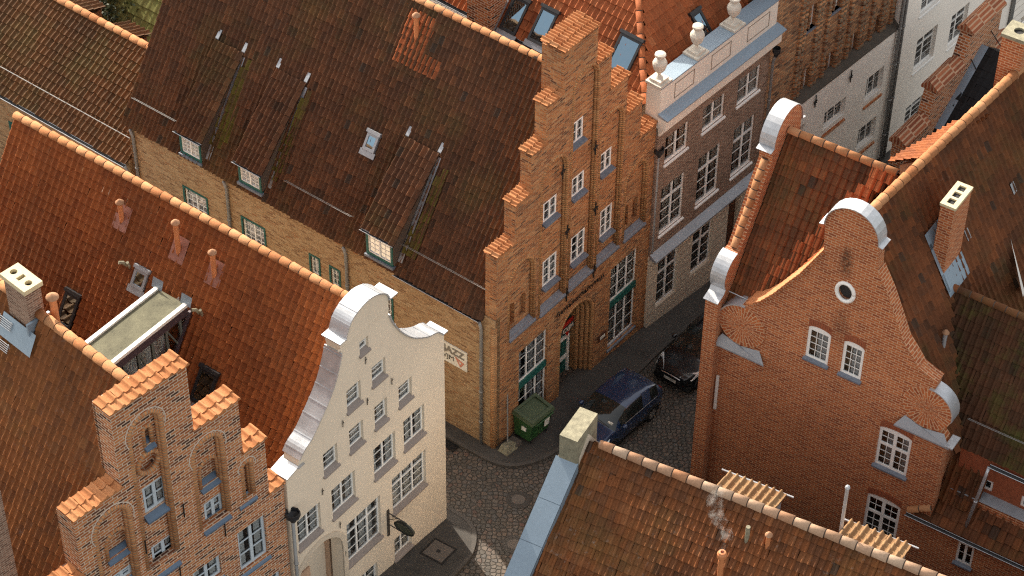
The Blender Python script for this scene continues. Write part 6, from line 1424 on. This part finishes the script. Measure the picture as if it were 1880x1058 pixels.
k.build('grate_bars', MT['iron'], r); MB().box(-.26, .26, -.16, .16, -.01, .002, top).build('drain_pit', MT['black_rubber'], r)

# ------------------------------------------------------------------ street furniture
def root_at(name, p, az, label, cat, group=None, h=.1):
    r = bpy.data.objects.new(name, None); COL.objects.link(r); on_ground(r, p, az, h); return tag(r, label, cat, group)
MT['bin_green'] = plain('green_bin_plastic', (.028, .085, .026), .45, var=.15, scale=3, bmp=.05)
MT['bin_lid'] = plain('faded_green_lid', (.07, .10, .05), .5, var=.25, scale=3, bmp=.05)
bn = root_at('wheelie_bin', gnd(975, 799), 52.5, 'large green four-wheeled rubbish container under the left shop window', 'rubbish bin')
k = MB(); bw, bd, bh = .62, .42, 1.0
k.add([(-bw * .88, -bd * .8, .16), (bw * .88, -bd * .8, .16), (bw * .88, bd * .8, .16), (-bw * .88, bd * .8, .16), (-bw, -bd, bh), (bw, -bd, bh), (bw, bd, bh + .1), (-bw, bd, bh + .1)], [(3, 2, 1, 0), (0, 1, 5, 4), (1, 2, 6, 5), (2, 3, 7, 6), (3, 0, 4, 7), (4, 5, 6, 7)])
for x in (-.3, .3): k.box(x - .05, x + .05, .3, .9, -bd - .02, -bd * .75)
bo = k.build('bin_body', MT['bin_green'], bn)
k = MB(); k.add([(-bw - .05, -bd - .06, bh), (bw + .05, -bd - .06, bh), (bw + .05, bd + .05, bh + .1), (-bw - .05, bd + .05, bh + .1), (-bw - .02, -bd - .02, bh + .09), (bw + .02, -bd - .02, bh + .09), (bw + .02, bd, bh + .26), (-bw - .02, bd, bh + .26)], [(3, 2, 1, 0), (0, 1, 5, 4), (1, 2, 6, 5), (2, 3, 7, 6), (3, 0, 4, 7)])
k.prism(rect(-bw - .02, -bd - .02, bw + .02, bd), 0, .02, [rect(-bw + .12, -bd + .1, bw - .12, bd - .1)], lambda a, b, d: (a, b, bh + .09 + .17 * (b + bd + .02) / (2 * bd + .02) + d))
k.build('bin_lid', MT['bin_lid'], bn)
MB().add([(-bw + .1, -bd + .08, bh + .08), (bw - .1, -bd + .08, bh + .08), (bw - .1, bd - .08, bh + .2), (-bw + .1, bd - .08, bh + .2)], [(0, 1, 2, 3)]).build('lid_hollow', MT['bin_lid'], bn, recalc=False)
for x in (-.45, .45):
    for y in (-.28, .28):
        k = MB(); k.tube([(x - .03, y, .09), (x + .03, y, .09)], .09, 12); k.build('wheel', MT['black_rubber'], bn)
MB().box(.12, .4, .5, .82, -bd - .035, -bd - .022).build('paper_notice', MT['white_sign'], bn)
MB().box(-bw - .03, -bw - .005, .62, .78, -.2, .0).build('number_sticker', MT['white_sign'], bn)
k = MB(); k.tube([(-.5, -bd - .11, bh - .02), (.5, -bd - .11, bh - .02)], .02, 8); k.tube([(-.5, -bd - .11, bh - .02), (-.5, -bd, bh - .02)], .02, 8); k.tube([(.5, -bd - .11, bh - .02), (.5, -bd, bh - .02)], .02, 8); k.build('bin_handle', MT['bin_green'], bn)
# leaning pole in a stone foot
pl = root_at('barrier_post', gnd(932, 829), 52.5, 'slender grey post leaning in a block of stone at the house corner', 'post')
hp = Vector((.35, .55, 3.1))
MB().tube([(0.05, 0.05, .1), hp], .028, 8).build('pole', MT['pipe_zinc'], pl)
k = MB(); k.add([(-.3, -.2, 0), (.3, -.22, 0), (.32, .2, 0), (-.28, .22, 0), (-.22, -.14, .3), (.24, -.15, .26), (.24, .14, .24), (-.2, .15, .3)], [(3, 2, 1, 0), (4, 5, 6, 7), (0, 1, 5, 4), (1, 2, 6, 5), (2, 3, 7, 6), (3, 0, 4, 7)]); k.build('stone_foot', MT['concrete'], pl)
MB().box(.2, .55, .0, .18, -.2, .2).build('stone_step', MT['cover_fill'], pl)
# JAZZ board on the alley wall
bv0, bz0 = M.vz(857, 684, UE - .05); bv1, _ = M.vz(795, 640, UE - .05); bz1 = M.vz(857, 650, UE - .05)[1]
jz = bpy.data.objects.new('jazz_signboard', None); COL.objects.link(jz)
jc = M.W(UE - .05, (bv0 + bv1) / 2, (bz0 + bz1) / 2); jz.location = jc; jz.rotation_euler = (0, 0, M.az - math.pi / 2)
tag(jz, 'white JAZZ signboard on the alley wall of the brick corner house', 'sign')
hw, hh_ = abs(bv1 - bv0) / 2, (bz1 - bz0) / 2
MB().box(-hw, hw, -hh_, hh_, -.0, .04).build('board', MT['white_sign'], jz)
text_mesh('large_letters', 'JAZZ', .41, MT['letter_grey'], jz, face_m4((hw - .12, -.012, hh_ * .42), (1, 0, 0), (0, 0, 1)), .006, .014, 'RIGHT')
text_mesh('small_letters', 'CVJM', .31, MT['letter_dark'], jz, face_m4((hw - .56, -.012, -hh_ * .36), (1, 0, 0), (0, 0, 1)), .006, -.002, 'RIGHT')
k = MB(); k.prism([(hw - .54, .02), (hw - .1, -.12), (hw - .28, -hh_ * .86)], -.012, -.004, [[(hw - .40, -.10), (hw - .22, -.16), (hw - .29, -hh_ * .6)]]); k.build('red_emblem', MT['letter_red'], jz)
# hanging sign on the white house
hs_ = Frame(W.W(*(lambda t: (t[0], 0, t[1]))(W.uz(712, 955))), 53.3)
hg = bpy.data.objects.new('hanging_sign', None); COL.objects.link(hg); hg.location = hs_.O; hg.rotation_euler = (0, 0, hs_.az)
tag(hg, 'oval dark green sign hanging from a bracket on the white house', 'sign')
k = MB(); k.box(-.05, .05, -.75, .5, -.04, 0); k.tube([(0, -.04, .38), (0, -.8, .38)], .02, 8); k.tube([(0, -.04, -.18), (0, -.6, -.18)], .018, 8); k.tube([(0, -.04, .05), (0, -.5, .42)], .015, 6); k.build('bracket', MT['cast_iron'], hg)
k = MB(); k.prism([(-.72 + .40 * math.cos(2 * math.pi * i / 28), .1 + .22 * math.sin(2 * math.pi * i / 28)) for i in range(28)], -.04, .04, m=side); o = k.build('sign_disc', MT.setdefault('sign_green', plain('dark_olive_sign', (.035, .04, .025), .5, var=.2)), hg)
k = MB(); k.tube([(-.045, -.72 + .40 * math.cos(2 * math.pi * i / 28), .1 + .22 * math.sin(2 * math.pi * i / 28)) for i in range(29)], .022, 6); k.build('sign_rim', MT['iron'], hg)

# ------------------------------------------------------------------ cars
def paint(name, col):
    m, nt, b = new_mat(name); tcx = N(nt, 'ShaderNodeTexCoord')
    f = noise(nt, 3, 5, .7, tcx.outputs['Object'], .3, .8)
    nt.links.new(mix(nt, f, col, tuple(c * .8 + .004 for c in col)), b.inputs['Base Color'])
    b.inputs['Roughness'].default_value = .22; b.inputs['Coat Weight'].default_value = .8; b.inputs['Coat Roughness'].default_value = .06; b.inputs['Metallic'].default_value = .25
    return m
MT['car_glass'] = plain('tinted_car_glass', (.012, .016, .016), .06, 0, var=.1, bmp=0, spec=.8)
MT['chrome'] = plain('bright_trim', (.6, .6, .6), .25, .9, var=.05, bmp=0)
MT['lamp'] = plain('clear_headlamp', (.55, .57, .58), .12, .3, var=.25, scale=14, bmp=0)
MT['tail'] = plain('red_tail_lamp', (.25, .01, .01), .2, bmp=0)
def car(p, az, label, col, L=4.05, Wd=1.74, H=1.6, hood=.88, x_ws=1.05, x_rf=1.85, x_rr=3.55, tailz=1.02, group=None):
    """front bumper at x=0, body runs to x=L; y across"""
    root = root_at('parked_car', p, az, label, 'car', group, 0.0)
    hw = Wd / 2; belt = hood + .04
    # x, half width, roof/top z, cabin flag
    st = [(0.0, .62, .62, 0), (.06, .80, .72, 0), (.25, .90, .80, 0), (.6, .97, hood - .02, 0), (x_ws, 1, hood + .05, 0), (x_ws + .02, 1, hood + .07, 1)]
    nW = 4
    for i in range(1, nW + 1):
        t = i / nW; st.append((x_ws + (x_rf - x_ws) * t, 1, hood + .07 + (H - .06 - hood - .07) * (1 - (1 - t) ** 1.35), 1))
    xm = (x_rf + x_rr) / 2
    st += [(x_rf + .05, 1, H - .04, 2), (x_rf + (xm - x_rf) * .45, 1, H - .01, 2), (xm - .04, 1, H, 2), (xm + .04, 1, H, 3), (xm + (x_rr - xm) * .55, 1, H - .03, 2), (x_rr, .99, H - .10, 2), (x_rr + .05, .985, H - .14, 3)]
    st += [(L - .12, .95, tailz + .14, 4), (L - .06, .93, tailz, 0), (L - .01, .88, .75, 0), (L, .80, .5, 0)]
    rings = []
    for x, wf, zt, fl in st:
        w_ = hw * wf; zl = .22 if .1 < x < L - .1 else .34
        zb = min(belt + .02 * (x / L) * 3, zt - .03)
        wr_ = w_ * (.80 if zt > belt + .3 else (.98 - .18 * max(0, (zt - belt)) / .3))
        zr = zt - (.055 if zt > belt + .15 else .02)
        rings.append([(x, w_ * .90, zl), (x, w_, zl + .16), (x, w_ * 1.0, min(.62, zb - .05)), (x, w_ * .985, zb - .03), (x, w_ * .965, zb), (x, wr_, zr), (x, wr_ * .88, zt - .012), (x, wr_ * .45, zt + .006), (x, 0, zt + .012)])
    K = 9; full = []
    for r in rings: full.append(r + [(x, -y, z) for x, y, z in reversed(r[:-1])])
    Kf = 2 * K - 1
    V = [q for r in full for q in r]; body = MB(); wsc = MB(); sidew = MB()
    body.v = list(V); wsc.v = list(V); sidew.v = list(V)
    for i in range(len(st) - 1):
        for k in range(Kf - 1):
            f = (i * Kf + k, i * Kf + k + 1, (i + 1) * Kf + k + 1, (i + 1) * Kf + k)
            kk = k if k < K - 1 else Kf - 2 - k
            fl = st[i][3]
            if fl == 1 and kk in (5, 6, 7) : wsc.f.append(f)
            elif fl in (2, 1) and kk == 4 and st[i][0] > x_ws + .3: sidew.f.append(f)
            elif fl == 3 and st[i][0] > x_rr and kk in (6, 7): wsc.f.append(f)
            else: body.f.append(f)
    body.f.append(tuple(range(Kf - 1, -1, -1))); body.f.append(tuple((len(st) - 1) * Kf + k for k in range(Kf)))
    def clean(mb):
        used = sorted({i for f in mb.f for i in f}); mp = {o: n for n, o in enumerate(used)}
        mb.v = [mb.v[i] for i in used]; mb.f = [tuple(mp[i] for i in f) for f in mb.f]; return mb
    clean(body); clean(wsc); clean(sidew)
    bo = body.build('body', paint('car_paint', col), root, smooth=True, recalc=True)
    wsc.build('windscreen', MT['car_glass'], root, smooth=True); sidew.build('side_windows', MT['car_glass'], root, smooth=True)
    MB().box(.12, L - .15, .12, .35, -hw * .9, hw * .9, lambda a, b, d: (a, d, b)).build('underbody', MT['black_rubber'], root)
    for x in (.78, L - .72):
        for s in (-1, 1):
            y = s * (hw - .10); k = MB(); k.tube([(x, y - .1, .31), (x, y + .1, .31)], .315, 22); wo = k.build('wheel', MT['black_rubber'], root)
            k = MB(); k.tube([(x, y + s * .095, .31), (x, y + s * .112, .31)], .20, 16); k.build('rim', MT['chrome'], wo)
            k = MB(); k.tube([(x + .40 * math.cos(math.pi * i / 12), s * (hw - .005), .32 + .38 * math.sin(math.pi * i / 12)) for i in range(13)], .035, 6); k.build('wheel_arch', MT['black_rubber'], root)
    for s in (-1, 1):
        k = MB(); pts = [(.045, .36, .60), (.03, .36, .70), (.20, .50, .815), (.62, .84, .86), (.50, .875, .72), (.20, .80, .64)]
        pp_ = [(x, s * y * hw / .87, z + .012) for x, y, z in pts]; k.add(pp_ + [(x + .10, y * .96, z - .05) for x, y, z in pp_], [(0, 1, 2, 3, 4, 5), (11, 10, 9, 8, 7, 6)] + [(i, (i + 1) % 6, 6 + (i + 1) % 6, 6 + i) for i in range(6)]); k.build('headlight', MT['lamp'], root)
        k = MB(); k.box(L - .14, L + .005, .80, 1.05, s * hw * .70 - .09, s * hw * .70 + .13 * 0 + .09, lambda a, b, d: (a, d, b)); k.build('tail_light', MT['tail'], root)
        k = MB(); cx, cy, cz = x_ws + .42, s * (hw + .10), belt + .09
        for q in range(1): k.lathe([(.02, -.07), (.09, -.05), (.11, 0), (.09, .06), (.02, .08)], (cx, cy, cz), 10)
        k.tube([(cx, cy, cz - .02), (cx + .02, s * (hw - .06), cz - .06)], .025, 6); k.build('wing_mirror', bo.data.materials[0], root, smooth=True)
    k = MB(); k.tube([(-.005, y, .60 + .03 * (1 - (y / .45) ** 2)) for y in np.linspace(-.42, .42, 9)], .026, 6); k.build('grille_bar', MT['chrome'], root)
    MB().box(-.02, .08, .36, .54, -.45, .45, lambda a, b, d: (a, d, b)).build('grille', MT['black_rubber'], root)
    MB().box(-.035, -.02, .38, .49, -.26, .26, lambda a, b, d: (a, d, b)).build('number_plate', MT['white_sign'], root)
    MB().box(x_ws + .12, x_ws + .2, hood + .16, hood + .23, -.62, -.42, lambda a, b, d: (a, d, b)).build('windscreen_sticker', MT['white_sign'], root)
    k = MB()
    for y0, y1 in ((-.55, .05), (-.05, .6)): k.tube([(x_ws + .02, y0, hood + .10), (x_ws + .10, y1, hood + .145)], .012, 5)
    k.build('wiper', MT['black_rubber'], root)
    for s in (-1, 1):
        k = MB(); k.tube([(x, s * hw * (.972), belt + .02) for x in np.linspace(x_ws + .35, x_rr - .05, 6)], .014, 6); k.build('window_trim', MT['chrome'], root)
        for x in (x_rf + .15, xm + .45): MB().box(x, x + .16, .76, .79, s * hw - .01, s * hw + .025, lambda a, b, d: (a, d, b)).build('door_handle', bo.data.materials[0], root)
    return root
def car_pos(px, py): return gnd(px, py)
car(car_pos(1062, 836), 52.5, 'dark blue hatchback parked nearest the camera, beside the stone pillar', (.012, .034, .095), L=4.0, H=1.6, hood=.95, x_ws=.9, x_rf=1.65, x_rr=3.55, group='cars parked along the kerb')
car(car_pos(1228, 712), 52.5, 'black car parked further up, half hidden by the red brick gable', (.006, .008, .012), L=4.4, H=1.48, hood=.86, x_ws=1.15, x_rf=2.05, x_rr=3.7, group='cars parked along the kerb')

# ------------------------------------------------------------------ trees in the yard, top left
def leaf_mat(name, a, b_):
    m, nt, b = new_mat(name); at = N(nt, 'ShaderNodeAttribute'); at.attribute_name = 'rnd'
    r = ramp(nt, [(0, a), (1, b_)]); nt.links.new(at.outputs['Fac'], r.inputs[0]); nt.links.new(r.outputs[0], b.inputs['Base Color']); b.inputs['Roughness'].default_value = .6
    return m
def bush(px, py, rx, ry, rz, zc, label, mat, n=2600, seed=1, cat='tree', name='garden_tree'):
    p = gnd(px, py); rng = np.random.default_rng(seed)
    root = root_at(name, p, 0, label, cat, None, 0)
    k = MB(); k.tube([(0, 0, -.2), (.1, .05, zc * .6), (0, .1, zc)], .1, 8, taper=[.16, .12, .06])
    for i in range(6):
        a = i * 1.05; k.tube([(.05, .03, zc * .5), (rx * .5 * math.cos(a), ry * .5 * math.sin(a), zc * .8), (rx * .8 * math.cos(a), ry * .8 * math.sin(a), zc + rz * .3)], .05, 6, taper=[.07, .045, .02])
    k.build('trunk', MT['bark'], root)
    cl = rng.normal(0, 1, (26, 3)); cl /= np.linalg.norm(cl, axis=1)[:, None]; cl *= (rng.random((26, 1)) ** .5) * np.array([rx, ry, rz]) * .85
    idx = rng.integers(0, 26, n); c = cl[idx] + rng.normal(0, .22, (n, 3)) * np.array([rx, ry, rz]) * .9 + np.array([0, 0, zc + .2])
    d1 = rng.normal(0, 1, (n, 3)); d1 /= np.linalg.norm(d1, axis=1)[:, None]; d2 = np.cross(d1, rng.normal(0, 1, (n, 3))); d2 /= np.linalg.norm(d2, axis=1)[:, None]
    s = (.05 + .07 * rng.random((n, 1)))
    V = np.stack([c - d1 * s, c + d2 * s * .6, c + d1 * s, c - d2 * s * .6], 1).reshape(-1, 3)
    me = bpy.data.meshes.new('crown'); me.from_pydata(V.tolist(), [], [tuple(range(4 * i, 4 * i + 4)) for i in range(n)])
    at = me.attributes.new('rnd', 'FLOAT', 'FACE'); at.data.foreach_set('value', np.clip(.5 * rng.random(26)[idx] + .5 * rng.random(n), 0, 1).astype(np.float32)); me.materials.append(mat)
    o = bpy.data.objects.new('crown', me); COL.objects.link(o); o.parent = root
MT_lf1 = leaf_mat('dark_leaves', (.012, .022, .008), (.05, .07, .02)); MT_lf2 = leaf_mat('dry_twigs', (.06, .055, .03), (.17, .15, .09))

bush(236, 180, 1.5, 1.4, 1.5, 4.4, 'dark leafy bush beyond the ridge of the low brick house', MT_lf1, 3600, 3)
bush(252, 140, .8, .8, 1.5, 3.2, 'dry twiggy bush between the dark bush and the mossy shed', MT_lf2, 3000, 4)
so_p = M.W(7.2, 21.9, 0); sf = Frame(Vector((so_p.x, so_p.y, gz(so_p.x, so_p.y))), 52.5)
sh_ = empty('mossy_shed', sf, 'small shed with a steep mossy green roof in the yard behind the long brick house', 'shed')
MB().box(-1.3, 2.2, -.5, 3.6, .15, 3.3).build('shed_wall', MT['wood_brown'], sh_)
roof('mossy_roof', MT['tile_moss2'], sh_, (-1.5, 0, 3.4), (-1.5, 3.5, 3.4), (.6, 0, 6.0), (.6, 3.5, 6.0), tw=.4, tl=.5, seed=131, hs=.3)
roof('mossy_roof', MT['tile_moss2'], sh_, (2.4, 0, 3.4), (2.4, 3.5, 3.4), (.6, 0, 6.0), (.6, 3.5, 6.0), tw=.4, tl=.5, seed=132, hs=.3)
# ------------------------------------------------------------------ camera, light, world
cam = bpy.data.cameras.new('camera'); cam.sensor_width = 36; cam.lens = 36 * F_PX / 1880; cam.clip_start = 1; cam.clip_end = 2000
co = bpy.data.objects.new('camera', cam); COL.objects.link(co); co.location = CAM
fwd = Vector((0, math.cos(PITCH), -math.sin(PITCH))); right = Vector((1, 0, 0)); up = right.cross(fwd)
c_, s_ = math.cos(ROLL), math.sin(ROLL)
r2, u2 = right * c_ + up * s_, up * c_ - right * s_
co.rotation_euler = Matrix((r2, u2, -fwd)).transposed().to_euler()
SC.camera = co
SUN_EL, SUN_AZ = rad(33.5), rad(119)
sun = bpy.data.lights.new('sun', 'SUN'); sun.energy = 3.0; sun.angle = rad(.5); sun.color = (1, .90, .76)
so_ = bpy.data.objects.new('sun', sun); COL.objects.link(so_)
sd = Vector((math.cos(SUN_EL) * math.cos(SUN_AZ), math.cos(SUN_EL) * math.sin(SUN_AZ), math.sin(SUN_EL)))
so_.rotation_euler = sd.to_track_quat('Z', 'Y').to_euler(); so_.location = (0, 40, 60)
wd = bpy.data.worlds.new('World'); SC.world = wd; wd.use_nodes = True
nt = wd.node_tree; bg = nt.nodes['Background']
sky = N(nt, 'ShaderNodeTexSky'); sky.sky_type = 'NISHITA'; sky.sun_disc = False; sky.sun_elevation = SUN_EL; sky.sun_rotation = math.pi / 2 - SUN_AZ; sky.dust_density = 2.5; sky.air_density = 1.0; sky.ozone_density = 1.0
hs = N(nt, 'ShaderNodeHueSaturation', Saturation=.42); nt.links.new(sky.outputs[0], hs.inputs['Color'])
tint = mix(nt, 1.0, hs.outputs[0], (1.0, .92, .80), 'MULTIPLY')
nt.links.new(tint, bg.inputs[0]); bg.inputs[1].default_value = .15
SC.view_settings.view_transform = 'Standard'; SC.view_settings.look = 'None'; SC.view_settings.exposure = 1.45; SC.view_settings.gamma = 1
SC.cycles.use_denoising = False; SC.cycles.max_bounces = 6; SC.cycles.filter_width = 1.2; SC.cycles.transparent_max_bounces = 8; SC.cycles.caustics_reflective = False; SC.cycles.caustics_refractive = False
